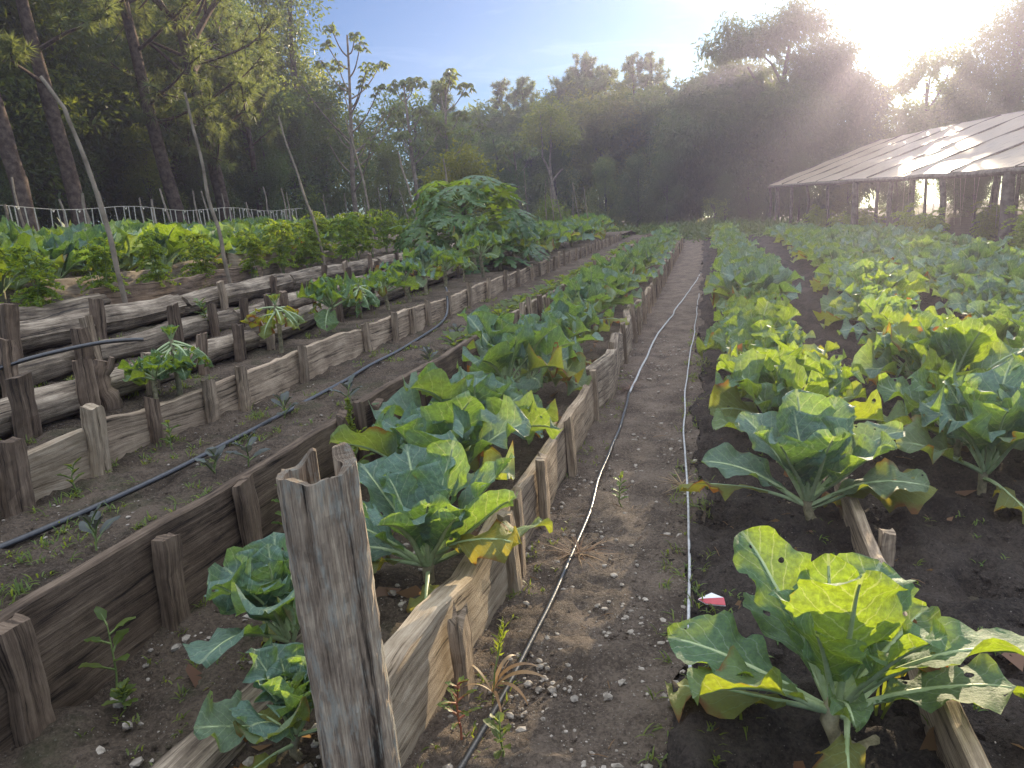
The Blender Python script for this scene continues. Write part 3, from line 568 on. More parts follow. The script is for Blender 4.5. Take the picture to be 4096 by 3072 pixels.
# ------------------------------------------------------------------ brassica plants
def blade(mb, org, phi, elev, L, W, curl, cup, rip, seed, nu=9, nv=13, pet=0.26, age=0.0, twist=0.0, shape=0.62, rib=0.0075, droop_side=0.0, mats=(0, 1)):
    """one leaf: petiole and midrib tube plus a cupped, rippled, toothed blade"""
    r = np.random.default_rng(seed)
    n = nv * 2; t = np.linspace(0, 1, n)
    a = elev - curl * np.clip(t - .12, 0, 1) ** 1.5 + smooth_noise1(n, 4, .07, r)
    side = smooth_noise1(n, 3, .10, r) * t + droop_side * t
    ds = L / (n - 1)
    dirs = np.stack([np.cos(a) * np.cos(phi + side), np.cos(a) * np.sin(phi + side), np.sin(a)], 1)
    P = org + np.concatenate([[np.zeros(3)], np.cumsum(dirs[:-1] * ds, axis=0)])
    tw = twist * t
    S0 = unit(np.cross(dirs, np.array([0, 0, 1.]))); N0 = np.cross(S0, dirs)
    S = S0 * np.cos(tw)[:, None] + N0 * np.sin(tw)[:, None]; N = np.cross(S, dirs)
    tube(mb, P[:int(n * .93)] - N[:int(n * .93)] * .002, rib * (1.15 - t[:int(n * .93)]) + .0012, 5, mat=mats[1], age=age, cap=False)
    tb = np.linspace(pet, 1, nv); k = (tb * (n - 1)); i0 = np.clip(k.astype(int), 0, n - 2); f = (k - i0)[:, None]
    C = P[i0] * (1 - f) + P[i0 + 1] * f; Sb = unit(S[i0] * (1 - f) + S[i0 + 1] * f); Nb = unit(N[i0] * (1 - f) + N[i0 + 1] * f); Tb = unit(dirs[i0])
    s = np.linspace(0, 1, nv)
    w = np.sin(PI * np.clip(s, 0, 1) ** (math.log(.5) / math.log(shape)) * .985 + .015) ** .72; w[0] = max(w[0], .10); w = np.maximum(w, .05)
    u = np.linspace(-1, 1, nu)
    wl_ = W / 2 * w * (1 + r.normal(0, .035, nv)); wr_ = W / 2 * w * (1 + r.normal(0, .035, nv))
    wl_ = wl_ * (1 + smooth_noise1(nv, 5, .10, r)); wr_ = wr_ * (1 + smooth_noise1(nv, 5, .10, r))
    half = np.where(u[None] < 0, wl_[:, None], wr_[:, None])
    jag = 1 + (np.abs(u[None]) > .95) * r.normal(0, .022, (nv, nu))
    off = half * u[None] * jag
    ph1, ph2 = r.uniform(0, 6.3, 2); fr1, fr2 = r.uniform(2.0, 3.2), r.uniform(3.6, 5.4)
    au = np.abs(u[None]); sg = np.where(u[None] < 0, ph1, ph2)
    hz = cup * half * au ** 1.6 + rip * au ** 2.2 * (np.sin(s[:, None] * fr1 * 2 * PI + sg) + .55 * np.sin(s[:, None] * fr2 * 2 * PI + sg * 2)) * np.minimum(1, s[:, None] * 3)
    hz = hz + rip * .30 * np.sin(s[:, None] * 19 + au * 5 + sg) * au * (1 - au * .3) + r.normal(0, rip * .06, (nv, nu))
    V = C[:, None] + off[..., None] * Sb[:, None] * (1 - .25 * min(1, abs(cup)) * au[..., None]) + hz[..., None] * Nb[:, None] - (au ** 2 * half * .12)[..., None] * Tb[:, None] * 0
    uv = np.stack([np.repeat((u * .5 * w[:, None] + .5)[:, :, None], 1, 2)[..., 0], np.repeat(s[:, None], nu, 1)], -1)
    i, j = np.meshgrid(np.arange(nv - 1), np.arange(nu - 1), indexing='ij'); i, j = i.ravel(), j.ravel()
    mb.add(V.reshape(-1, 3), f4=np.stack([i * nu + j, i * nu + j + 1, (i + 1) * nu + j + 1, (i + 1) * nu + j], 1), uv=uv.reshape(-1, 2), age=age, mat=mats[0])

def cabbage_meshes(seed, n_leaf=15, stalk=0.10, bend=0.0, Lmax=.42, Wmax=.25, hi=True, bare=False, upright=0.0, open_=1.0, mat=None, age0=0.0):
    """returns (stem mesh, foliage mesh) - an open-headed cabbage on a scarred stalk"""
    r = np.random.default_rng(seed); mat = mat or LEAF_BLUE
    st = MB(); q = 9; tt = np.linspace(0, 1, q)
    bx = bend * (np.sin(tt * PI * .5) ** 2); path = np.stack([bx - bend, smooth_noise1(q, 3, .006, r), -.03 + (stalk + .05) * tt], 1)
    rad = .019 + .004 * np.sin(tt * 25) - .002 * tt
    tube(st, path, rad, 8, rough=.07)
    if stalk > .16:                                       # leaf scars and dead petiole stubs
        for k in range(10):
            f = .35 + .6 * k / 10; p = path[0] * (1 - f) + path[-1] * f; a = k * 2.4
            tube(st, [p, p + np.array([math.cos(a) * .035, math.sin(a) * .035, .012])], [.007, .003], 5)
    org = path[-1]
    fo = MB(); nu, nv = (13, 20) if hi else (5, 9)
    for k in range(n_leaf):
        f = k / (n_leaf - 1)                              # 0 oldest, outermost - 1 innermost
        phi = k * 2.39996 + r.normal(0, .22)
        L = Lmax * (1.0 - .50 * f ** 1.6) * r.uniform(.82, 1.12); W = Wmax * (1.0 - .45 * f ** 1.7) * r.uniform(.85, 1.15)
        el = (.18 + upright + 1.12 * f ** .8) + r.normal(0, .13); el = min(el, 1.5)
        cu = (1.25 - .85 * f) * open_ * r.uniform(.55, 1.35)
        age = age0 + (max(0, .55 - f * 2.6) * r.uniform(.2, 1.2) if f < .26 else max(0, r.normal(-.06, .10)))
        o = org + np.array([math.cos(phi) * .015, math.sin(phi) * .015, -.04 * (1 - f) * (1 + 2 * stalk)])
        blade(fo, o, phi, el, L, W, cu, .38 - .1 * f + r.normal(0, .14), .026 * r.uniform(.7, 1.6), seed * 100 + k, nu, nv, pet=.24 if not bare else .34, age=age, twist=r.normal(0, .45))
    return st.mesh('stem', STALK), fo.mesh('foliage', [mat, RIB])
def plant(st, fo, loc, rz, sc, label, group=None, cat='cabbage', name='cabbage_plant', kids=()):
    e = empty(name, loc, rz, sc); tag(e, label, cat, group); e.rotation_euler = (float(rng.normal(0, .10)), float(rng.normal(0, .10)), rz); e.scale = (sc * U(.9, 1.1), sc * U(.9, 1.1), sc * U(.95, 1.3))
    a = bpy.data.objects.new('stem', st); b = bpy.data.objects.new('foliage', fo)
    for o in (a, b): COL.objects.link(o); o.parent = e
    return e
def withered(parent, phi, L, W, seed, z=.05, el=.05, curl=.5, age=.75, drop=0):
    m = MB(); blade(m, np.array([0, 0, z]), phi, el, L, W, curl, -.25, .030, seed, 9, 13, pet=.3, age=age, twist=U(-.6, .6))
    o = m.build('withered_leaf', [WITHER, RIB], parent); o['label'] = 'limp yellow-brown lower leaf'; return o

HI = [cabbage_meshes(s, n, st, 0, L, W, True, upright=up, open_=op) for s, n, st, L, W, up, op in
      ((1, 18, .10, .46, .29, .35, .75), (2, 19, .11, .43, .27, .2, .9), (3, 17, .11, .42, .27, .3, .8), (4, 20, .09, .42, .26, .1, 1.0), (5, 17, .13, .43, .27, .4, .7))]
GR = [cabbage_meshes(20 + s, n, st, 0, L, W, True, upright=up, open_=op, mat=LEAF_GREEN) for s, n, st, L, W, up, op in
      ((1, 21, .08, .46, .26, .32, .85), (2, 22, .09, .44, .25, .4, .75), (3, 18, .07, .44, .27, .2, .95), (4, 21, .09, .42, .25, .35, .8), (5, 16, .10, .48, .28, .5, .65), (6, 24, .08, .40, .24, .25, 1.0))]
LO = [cabbage_meshes(40 + s, 19, .09, 0, .42, .25, False, upright=U(.05, .3), open_=U(.8, 1.2), mat=LEAF_GREEN if s % 3 == 1 else LEAF_BLUE) for s in range(6)]
TALL = [cabbage_meshes(60 + s, 15, .22, .04 * (s % 2), .30, .22, True, bare=True, upright=-.15 + .1 * s, open_=.9, mat=LEAF_GREEN if s % 2 == 0 else LEAF_BLUE) for s in range(4)]

# near right-hand row: front plant with a root that bends along the soil
def front_plant():
    m = MB(); tube(m, [(.115, .05, .012), (.07, .015, .022), (.02, -.025, .022), (-.03, -.02, .04), (-.045, 0, .085), (-.035, .01, .15)], [.016, .02, .019, .021, .023, .02], 9, rough=.09)
    tube(m, [(.03, .06, .0), (.03, .055, .05), (.02, .03, .12)], [.012, .012, .01], 7)
    e = empty('cabbage_plant', (.365, 1.88, .04)); tag(e, 'big yellow-green cabbage nearest on the right, its bent bare root on dark soil', 'cabbage')
    m.build('stem', STALK, e)
    f = MB(); o0 = np.array([-.03, .01, .14])
    # azimuths: 0 = right, pi/2 = away, pi = left, -pi/2 = towards the lens
    specs = [(-.2, .85, .60, .27, 1.75, .25, .10, .35), (0.05, .50, .46, .24, 1.0, .1, .14, .2), (2.95, .38, .46, .25, .55, .30, .0, .2), (-2.75, .55, .42, .22, .9, .4, .28, -.5), (2.25, .95, .50, .25, .55, .42, .0, .3), (2.0, .62, .42, .24, .7, .3, .05, .1),
             (1.15, .85, .44, .26, .8, .35, .0, -.2), (.75, .62, .42, .22, .6, .4, .08, -.3), (-1.35, 1.32, .45, .30, .12, .22, .05, .05), (-2.0, 1.15, .36, .20, .30, .3, .04, .3), (1.6, 1.28, .38, .22, .25, .5, 0, .1), (-.6, 1.05, .38, .22, .5, .3, .05, .2), (3.0, 1.15, .34, .20, .35, .4, 0, -.2), (.4, 1.25, .32, .18, .3, .45, 0, 0), (-1.5, .72, .22, .11, 1.3, .3, .15, .3)]
    for k, (ph, el, L, W, cu, cp, ag, tw) in enumerate(specs):
        blade(f, o0 + np.array([math.cos(ph) * .015, math.sin(ph) * .015, -.03 * (el < .7)]), ph, el, L, W, cu, cp, .020, 900 + k, 19, 30, pet=.2, age=ag, twist=tw, rib=.010)
    f.build('foliage', [LEAF_GREEN, RIB], e)
    withered(e, 2.85, .52, .24, 950, .10, .10, .55, .62); withered(e, -1.75, .26, .17, 951, .10, .1, 1.2, .4); withered(e, .62, .44, .14, 952, .12, .5, .9, .9)
front_plant()
def second_plant():
    e = empty('cabbage_plant', (.45, 3.38, .04)); tag(e, 'upright blue-green cabbage with two limp spotted leaves, second in the right-hand row', 'cabbage')
    m = MB(); tube(m, [(.05, -.03, 0), (.015, 0, .03), (0, 0, .08), (0, 0, .14)], [.022, .022, .02, .022], 9, rough=.08); m.build('stem', STALK, e)
    f = MB(); o0 = np.array([0, 0, .13])
    specs = [(-1.3, 1.05, .42, .34, .25, .5, .0, 0), (-2.1, .95, .46, .30, .35, .5, .0, .2), (-.5, .85, .46, .32, .45, .4, .04, -.2), (-1.7, 1.25, .34, .26, 1.0, .5, 0, 0), (2.4, .85, .50, .26, .55, .35, .02, .2), (3.0, .62, .50, .26, .9, .3, .08, .4), (1.7, 1.2, .50, .30, .2, .4, 0, 0),
             (1.1, 1.05, .50, .30, .35, .4, 0, .1), (.4, .75, .52, .30, .75, .3, .1, -.1), (-.15, .5, .50, .28, 1.0, .1, .3, -.2), (2.0, 1.35, .40, .24, .2, .5, 0, 0), (.2, 1.2, .42, .24, .3, .5, 0, 0), (3.3, 1.1, .40, .22, .4, .5, 0, 0)]
    for k, (ph, el, L, W, cu, cp, ag, tw) in enumerate(specs):
        blade(f, o0 + np.array([math.cos(ph) * .015, math.sin(ph) * .015, -.03 * (el < .7)]), ph, el, L, W, cu, cp, .021, 1000 + k, 19, 28, pet=.2, age=ag, twist=tw, rib=.011)
    f.build('foliage', [LEAF_BLUE, RIB], e)
    withered(e, 3.0, .60, .22, 1050, .09, .22, .65, .7); withered(e, .05, .56, .28, 1051, .08, .35, .8, .62); withered(e, .9, .34, .15, 1052, .06, .1, .6, .95)
second_plant()
R1L = ['yellow-green cabbage right behind the upright blue-green one', 'broad sunlit cabbage in the thick of the right-hand row', 'sunlit cabbage with rusty-edged leaves in the right-hand row', 'sunlit cabbage with a curled orange leaf beside it', 'cabbage with rounded lit tops, last sunlit one of the right-hand row', 'first grey-green shaded cabbage beyond the sunlit ones, right-hand row']
y = 4.35; k = 0
while y < 33:
    x = .45 + .02 * min(y - 4, 14) + U(-.06, .06); near = y < 9
    me = GR[(k * 5 + 1) % 6] if near else LO[(k * 2) % 6]
    e = plant(*me, (x, y, .03), U(0, 6.28), U(1.08, 1.26) if y < 9 else U(1.3, 1.55), R1L[k] if k < len(R1L) else 'hazy green cabbage far down the row right of the path', group=None if k < len(R1L) else 'far cabbages of the right-hand row')
    if near and k % 2 == 0: withered(e, U(2.2, 4.2), U(.36, .46), .18, 1100 + k, .05, .1, .8, U(.4, .8))
    y += (.50 if y < 12 else .76) * U(.92, 1.1); k += 1
R2L = ['large dusky cabbage at the right edge with long bare petioles', 'cabbage with tattered lit leaves, nearest but one in the second row from the path', 'ragged half-lit cabbage in the second row from the path', 'hole-riddled yellow-green cabbage in the second row from the path', 'lit cabbage with pointed leaves in the second row from the path', 'small lit cabbage farthest along the sunlit part of the second row']
y = 3.85; k = 0
while y < 30:
    x = 1.32 + .10 * min(y - 3.85, 9) + .04 * max(0, min(y - 12.85, 12)) + U(-.06, .06); near = y < 8.5
    me = (HI if k % 3 == 0 else GR)[(k * 2) % 5] if near else LO[(k * 2 + 1) % 6]
    e = plant(*me, (x, y, .05), U(0, 6.28), U(1.08, 1.28) if y < 9 else U(1.3, 1.55), R2L[k] if k < len(R2L) else 'hazy green cabbage in the far part of the second row', group=None if k < len(R2L) else 'far cabbages of the second row')
    if near and k % 2 == 0: withered(e, U(2.2, 4.2), U(.4, .5), .2, 1200 + k, .05, .1, .6, U(.4, .8))
    y += (.60 if y < 12 else .8) * U(.92, 1.1); k += 1
for row, (xa, sl, y0) in enumerate(((2.15, .125, 3.4), (3.0, .13, 5.2), (3.9, .12, 7.5))):
    y = y0; k = 0; nm = ('third', 'fourth', 'fifth')[row]
    while y < 27:
        near = y < 6
        me = HI[k % 5] if near else LO[(0, 2, 3, 5)[(k + row) % 4]]  # bluer leaf variants only, the shade on these rows put into colour
        lab = ['bluish cabbage cut by the right picture edge', 'dusky cabbage just behind the one at the right picture edge', 'shaded cabbage third back along the right picture edge'][k] if (row == 0 and k < 3) else 'dim cabbage of the %s row from the path, towards the shed' % nm
        e = plant(*me, (xa + sl * min(y - y0, 9) + U(-.1, .1), y, .06), U(0, 6.28), U(1.1, 1.35), lab, group=None if (row == 0 and k < 3) else 'cabbages of the %s row from the path' % nm)
        if near: withered(e, U(2, 4.3), U(.5, .6), .24, 1300 + k, .06, .12, .6, U(.5, .9))
        y += (.72, .9, 1.1)[row] * U(.9, 1.15); k += 1

# middle bed
def main_plant():
    e = empty('cabbage_plant', (-1.0, 2.36, .19)); tag(e, 'large blue-green cabbage just right of the hollow post', 'cabbage')
    m = MB(); tube(m, [(0, 0, -.02), (0, 0, .05), (.01, 0, .10)], [.024, .022, .022], 9, rough=.08); m.build('stem', STALK, e)
    f = MB(); o0 = np.array([0, 0, .08])
    specs = [(-1.7, .95, .44, .26, .8, .35, .0, .1), (-1.05, 1.1, .38, .22, .4, .4, 0, 0), (-2.6, .85, .40, .22, .5, .45, .0, .3), (2.7, .95, .46, .24, .5, .4, 0, 0), (2.1, 1.1, .46, .28, .35, .4, 0, .1), (1.3, 1.2, .46, .26, .25, .4, 0, 0), (.55, .95, .50, .32, .35, .25, .0, .3),
             (-.1, .8, .46, .30, .45, .3, .03, .5), (-.7, .95, .36, .20, .4, .4, 0, .2), (.9, 1.3, .40, .22, .2, .5, 0, 0), (2.9, 1.25, .36, .22, .3, .5, 0, 0), (-.2, 1.3, .32, .18, .3, .5, 0, 0), (3.2, .4, .36, .20, .9, .1, .1, .2), (.2, .42, .48, .24, .55, .0, .45, .4)]
    for k, (ph, el, L, W, cu, cp, ag, tw) in enumerate(specs):
        blade(f, o0 + np.array([math.cos(ph) * .014, math.sin(ph) * .014, 0]), ph, el, L, W, cu, cp, .020, 1400 + k, 19, 28, pet=.2, age=ag, twist=tw, rib=.0105)
    f.build('foliage', [LEAF_BLUE, RIB], e)
    withered(e, -.35, .46, .19, 1450, .10, .62, .95, .5); withered(e, -1.25, .34, .20, 1451, .05, -.05, .6, .55); withered(e, -2.9, .34, .2, 1452, .07, .2, .8, .3)
main_plant()
AL_ = [(-1.22, 1.80, HI[4], .80, 'cabbage with a folded pale leaf, half hidden behind the hollow post'), (-1.02, 1.44, HI[2], .66, 'small dark green cabbage left of the hollow post at the bottom edge'), (-1.17, 2.98, HI[0], 1.16, 'blue-green cabbage directly behind the large one by the post'), (-1.22, 3.62, HI[1], 1.18, 'cabbage with round upright leaves, third in the middle bed'),
       (-1.22, 4.32, None, 1.15, 'tall cabbage on a bare scarred stalk in the middle bed'), (-1.24, 5.1, HI[3], 1.16, 'pale blue cabbage with wavy leaves behind the tall-stalked one'), (-1.26, 5.85, HI[4], 1.14, 'grey-blue cabbage opposite the bend of the gnarled slab'), (-1.2, 6.7, HI[0], 1.14, 'cabbage next beyond the bend of the gnarled slab'), (-1.22, 7.7, HI[2], 1.2, 'wide-spread cabbage beside the far end of the gnarled slab')]
SK = cabbage_meshes(81, 15, .26, 0, .42, .27, True, upright=.3, open_=.7)
for k, (x, y, me, sc, lab) in enumerate(AL_):
    e = plant(*(me or SK), (x, y, .19), U(0, 6.28), sc, lab)
    if k in (0, 1): withered(e, 2.6 + k, .34, .2, 1500 + k, .06, .1, .8, .55); withered(e, -1.2, .3, .18, 1510 + k, .05, 0, .6, .8)
    elif k > 2: withered(e, -.3 + U(-.3, .3), .4, .17, 1500 + k, .1, .2, .9, .8)
y = 8.7; k = 0
while y < 27:
    plant(*LO[(k * 2 + (k % 3)) % 6], (-1.24 + U(-.1, .1), y, .19), U(0, 6.28), U(1.15, 1.4), 'grey-green cabbage far along the middle bed', group='far cabbages of the middle bed'); y += U(.72, .95); k += 1

# tall-stalked cabbages on the first terrace, fresh and wilted
def wilted(loc, h, seed, label, age, n=12, tip=True):
    e = empty('cabbage_plant', loc, U(0, 6)); tag(e, label, 'cabbage'); r = np.random.default_rng(seed)
    m = MB(); tube(m, [(0, 0, -.02), (.01, 0, h * .5), (0, 0, h)], [.016, .015, .013], 8, rough=.08); m.build('stem', STALK, e)
    f = MB()
    for k in range(n):
        ph = k * 2.4 + r.normal(0, .2); blade(f, np.array([0, 0, h * (.8 + .2 * k / n)]), ph, -.35 + r.normal(0, .2), .24 * r.uniform(.8, 1.15), .10 * r.uniform(.7, 1.2), 1.25, -.5, .022, seed * 50 + k, 7, 11, pet=.3, age=age * r.uniform(.5, 1.3), twist=r.normal(0, .7), rib=.006)
    if tip:
        for k in range(5): blade(f, np.array([0, 0, h]), k * 1.3, 1.1, .09, .05, .5, .3, .008, seed * 51 + k, 5, 7, age=age * .5, rib=.004)
    f.build('foliage', [LEAF_GREEN, RIB], e)
wilted((-2.83, 3.42, .66), .30, 71, 'wilted green cabbage hanging limp over the grey plank', .12)
wilted((-2.92, 4.62, .66), .34, 72, 'drooping yellow cabbage with hanging stems on the first terrace', .75)
wilted((-3.12, 6.35, .66), .30, 73, 'hanging dark green cabbage between two fresh stalked ones', .05, 16)
wilted((-3.2, 9.75, .66), .36, 74, 'far drooping pale cabbage at the end of the stalked row', .35)
TL = [(-2.84, 3.24, TALL[0], .66, 'small fresh cabbage on a bent bare stalk, nearest on the terrace'), (-2.98, 5.55, TALL[2], .98, 'fresh cabbage on a stalk between the yellow and the dark drooping ones'), (-3.08, 6.9, TALL[0], 1.08, 'stalked cabbage with a yellowed hanging leaf near the climbing hose'), (-3.2, 7.65, TALL[1], 1.1, 'bushy stalked cabbage right behind the climbing hose'), (-3.25, 8.35, TALL[3], 1.12, 'stalked cabbage second behind the climbing hose'), (-3.25, 9.1, TALL[2], 1.12, 'stalked cabbage just short of the far drooping pale one')]
for x, y, me, sc, lab in TL:
    e = plant(*me, (x, y, .655), U(0, 6.28) if y > 4 else 2.2, sc, lab)
    if y > 4: withered(e, U(-1.5, .5), .22, .1, int(1600 + y * 10), .22, .1, 1.6, .9)
y = 10.4; k = 0
while y < 26:
    plant(*(LO if y > 13 else TALL)[k % 4], (-3.25 + U(-.15, .15) - (.35 if k % 2 else 0), y, .66 if k % 2 == 0 else .75), U(0, 6.28), U(1.35, 1.6), 'grey-green cabbage on the terrace beyond the papaya', group='far cabbages on the first terrace'); y += U(.55, .8); k += 1
# sunlit field of cabbages on the upper left
nrow = 0
for w0, y0, y1 in ((-5.5, 4.2, 12), (-6.15, 4.6, 14), (-6.9, 5.0, 15), (-7.6, 5.6, 15), (-8.35, 6.2, 16)):
    y = y0; k = 0; row = 'front,second,third,fourth,back'.split(',')[nrow]
    while y < y1:
        x = wx(w0, y) + U(-.1, .1); z = float(ground_z(x, y))
        plant(*LO[(k + nrow * 2) % 6], (x, y, z), U(0, 6.28), U(1.15, 1.4), 'sunlit cabbage of the %s row behind the tomatoes' % row, group='sunlit cabbages, %s row behind the tomatoes' % row)
        y += U(.62, .8); k += 1
    nrow += 1

# ------------------------------------------------------------------ tomatoes, papaya, weeds
def leaflets(mb, P, D, size, r, mat=0, asp=.5, droop=.2, agef=None):
    """pointed folded leaflets at P along D"""
    n = len(P); D = unit(D + np.array([0, 0, -droop])); a = unit(r.normal(0, 1, (n, 3))); S = unit(np.cross(D, a)); N = np.cross(S, D)
    s = size * r.uniform(.6, 1.25, n)[:, None]
    v0 = P; v1 = P + D * s * .45 + S * s * asp * .5 + N * s * .08; v2 = P + D * s - N * s * .1; v3 = P + D * s * .45 - S * s * asp * .5 + N * s * .08
    V = np.stack([v0, v1, v2, v3], 1).reshape(-1, 3)
    ag = np.repeat(r.uniform(0, 1, n) if agef is None else agef, 4)
    mb.add(V, f4=np.arange(n * 4).reshape(-1, 4), age=ag, mat=mat)
def tomato_meshes(seed, h=.95):
    r = np.random.default_rng(seed); st = MB(); fo = MB(); 
    for b in range(4):
        a = r.uniform(0, 6.3); n = 9; t = np.linspace(0, 1, n); hh = h * r.uniform(.75, 1.05)
        path = np.stack([math.cos(a) * .16 * t + smooth_noise1(n, 3, .03, r), math.sin(a) * .16 * t + smooth_noise1(n, 3, .03, r), hh * t], 1); tube(st, path, .008 - .004 * t, 5)
        for k in range(15):
            f = r.uniform(.22, 1); p = np.array([np.interp(f, t, path[:, c]) for c in range(3)]); ph = k * 2.4 + r.normal(0, .4); L = .24 * (1.15 - .4 * f)
            d = np.array([math.cos(ph), math.sin(ph), .35]); q = 7; tt = np.linspace(.1, 1, q); ax = p + np.outer(tt, d * L) - np.outer(tt ** 2, [0, 0, .13])
            tube(st, ax, .0028, 3, cap=False)
            for sgn in (-1, 1):
                sd = np.array([-d[1], d[0], 0]) * sgn
                for rep in range(3): leaflets(fo, ax + r.normal(0, .008, ax.shape), np.repeat((unit(d + sd * 1.3) + r.normal(0, .2, 3))[None], q, 0), .048, r, asp=.6)
    return st.mesh('stem', STEM_G), fo.mesh('foliage', F_TOM)
TM = [tomato_meshes(500 + s) for s in range(3)]
def string_tie(e, z0, z1, x, y):
    m = MB(); tube(m, [(x, y, z0), (x + .02, y + .01, (z0 + z1) / 2), (x - .01, y + .02, z1)], .0045, 4); m.build('string_tie', STRING, e)
TD = ['tomato plant cut by the left picture edge above the bleached log', 'tomato plant second from the left picture edge', 'thin tomato plant left of the first tall leaning pole', 'bushy tomato plant at the foot of the first tall leaning pole', 'tomato plant just right of the first tall leaning pole', 'tomato plant halfway between the two tallest leaning poles', 'tomato plant left of the second leaning pole', 'dense tomato plant at the foot of the second leaning pole', 'tomato plant right of the second leaning pole', 'tall feathery tomato plant left of the third leaning pole', 'tallest tomato plant at the foot of the third leaning pole']
y = 3.75; k = 0
while y < 13.2:
    x = wx(-4.52, y) + U(-.08, .08)
    e = empty('tomato_plant', (x, y, float(ground_z(x, y)) - .01), U(0, 6.28), U(.58, .72) if y < 8 else U(.68, .84)); tag(e, TD[k] if k < len(TD) else 'tomato plant beyond the third leaning pole', 'tomato plant', None if k < len(TD) else 'far tomato plants')
    for n_, me in zip(('stem', 'foliage'), TM[k % 3]):
        o = bpy.data.objects.new(n_, me); COL.objects.link(o); o.parent = e
    if y < 8: string_tie(e, .0, U(.3, .5), U(-.1, .1), U(-.1, .1))
    y += U(.58, .78); k += 1
TT = [tomato_meshes(560 + s, .85) for s in range(2)]
k = 0
for x, y in [(U(5.2, 8.2), U(15, 24)) for _ in range(16)] + [(U(4.2, 6.6), U(25, 38)) for _ in range(12)]:
    e = empty('tomato_plant', (x, y, .05), U(0, 6.28), U(.9, 1.35)); tag(e, 'dim bushy plant growing under the tarp roof', 'tomato plant', 'plants under the tarp roof')
    for n_, me in zip(('stem', 'foliage'), TT[k % 2]):
        o = bpy.data.objects.new(n_, me); COL.objects.link(o); o.parent = e
    k += 1

def papaya(loc, seed, h=.55, nl=34, R=1.0, name='papaya_plant', label='', leafw=.62):
    r = np.random.default_rng(seed); e = empty(name, loc); e.scale = (1.10, 1.10, .82); tag(e, label, 'papaya plant')
    st = MB(); tube(st, [(0, 0, -.05), (.02, 0, h * .5), (0, .02, h), (0, 0, h + .25)], [.075, .065, .055, .03], 10, rough=.05); st.build('trunk', BARK, e)
    f = MB(); pt = MB()
    def leaf(c, nrm, up_dir, w, age):
        nrm = unit(nrm); a0 = unit(up_dir - nrm * np.dot(up_dir, nrm)); b0 = np.cross(nrm, a0)
        V = [c]; F = []
        for lobe in range(8):                              # seven fingers and two basal ones, each with side teeth
            ang = (lobe - 3.5) * .70; L = w * (1 - .045 * (lobe - 3.5) ** 2) * r.uniform(.9, 1.08)
            d = a0 * math.cos(ang) + b0 * math.sin(ang); sdir = -a0 * math.sin(ang) + b0 * math.cos(ang)
            prof = [(.22, .085), (.38, .075), (.46, .20), (.52, .085), (.64, .19), (.72, .07), (.86, .10), (1.0, 0)]
            cen = [c + d * L * tt - nrm * L * (.34 * tt ** 2) for tt, _ in prof]
            rt = [p + sdir * L * ww - nrm * L * ww * .12 + d * (L * .07 if ww > .12 else 0) for p, (tt, ww) in zip(cen, prof)]; lf = [p - sdir * L * ww - nrm * L * ww * .12 + d * (L * .07 if ww > .12 else 0) for p, (tt, ww) in zip(cen, prof)]
            cr = [p + nrm * L * .02 for p in cen]
            b_ = len(V); V += cr + rt + lf; n = len(prof)
            for q in range(n - 1): F += [(b_ + q, b_ + n + q, b_ + n + q + 1, b_ + q + 1), (b_ + q + 1, b_ + 2 * n + q + 1, b_ + 2 * n + q, b_ + q)]
            F += [(0, b_ + n, b_, b_), (0, b_, b_ + 2 * n, b_ + 2 * n)]
        F4 = [q for q in F if q[2] != q[3]]; F3 = [q[:3] for q in F if q[2] == q[3]]
        f.add(V, f4=F4, f3=F3, age=age)
    for k in range(nl):
        fr = k / (nl - 1); ph = k * 2.4 + r.normal(0, .2); el = -.62 + 1.6 * fr ** .9 + r.normal(0, .1); L = R * (.95 - .35 * fr) * r.uniform(.85, 1.12)
        p0 = np.array([0, 0, h * (.35 + .65 * fr) + .25 * fr]); d = np.array([math.cos(ph) * math.cos(el), math.sin(ph) * math.cos(el), math.sin(el)])
        tt = np.linspace(0, 1, 7); path = p0 + np.outer(tt, d * L) + np.outer(np.sin(tt * PI), [0, 0, .05]) - np.outer(tt ** 2, [0, 0, .10 * L]); tube(pt, path, .012 - .006 * tt, 5, cap=False)
        out = np.array([math.cos(ph), math.sin(ph), 0]); leaf(path[-1], np.array([0, 0, 1.]) * (.75 + .4 * fr) + out * r.uniform(.1, .8) + r.normal(0, .28, 3), out - np.array([0, 0, r.uniform(.2, .8)]), leafw * r.uniform(.75, 1.1), float(np.clip(fr * .8 + r.normal(0, .2), 0, 1)))
    pt.build('petioles', STEM_G, e); f.build('foliage', F_PAP, e, smooth=False)
papaya((-3.92, 12.2, .92), 601, .78, 62, 1.08, label='large papaya plant with deeply lobed leaves rising from the log terraces', leafw=.47)

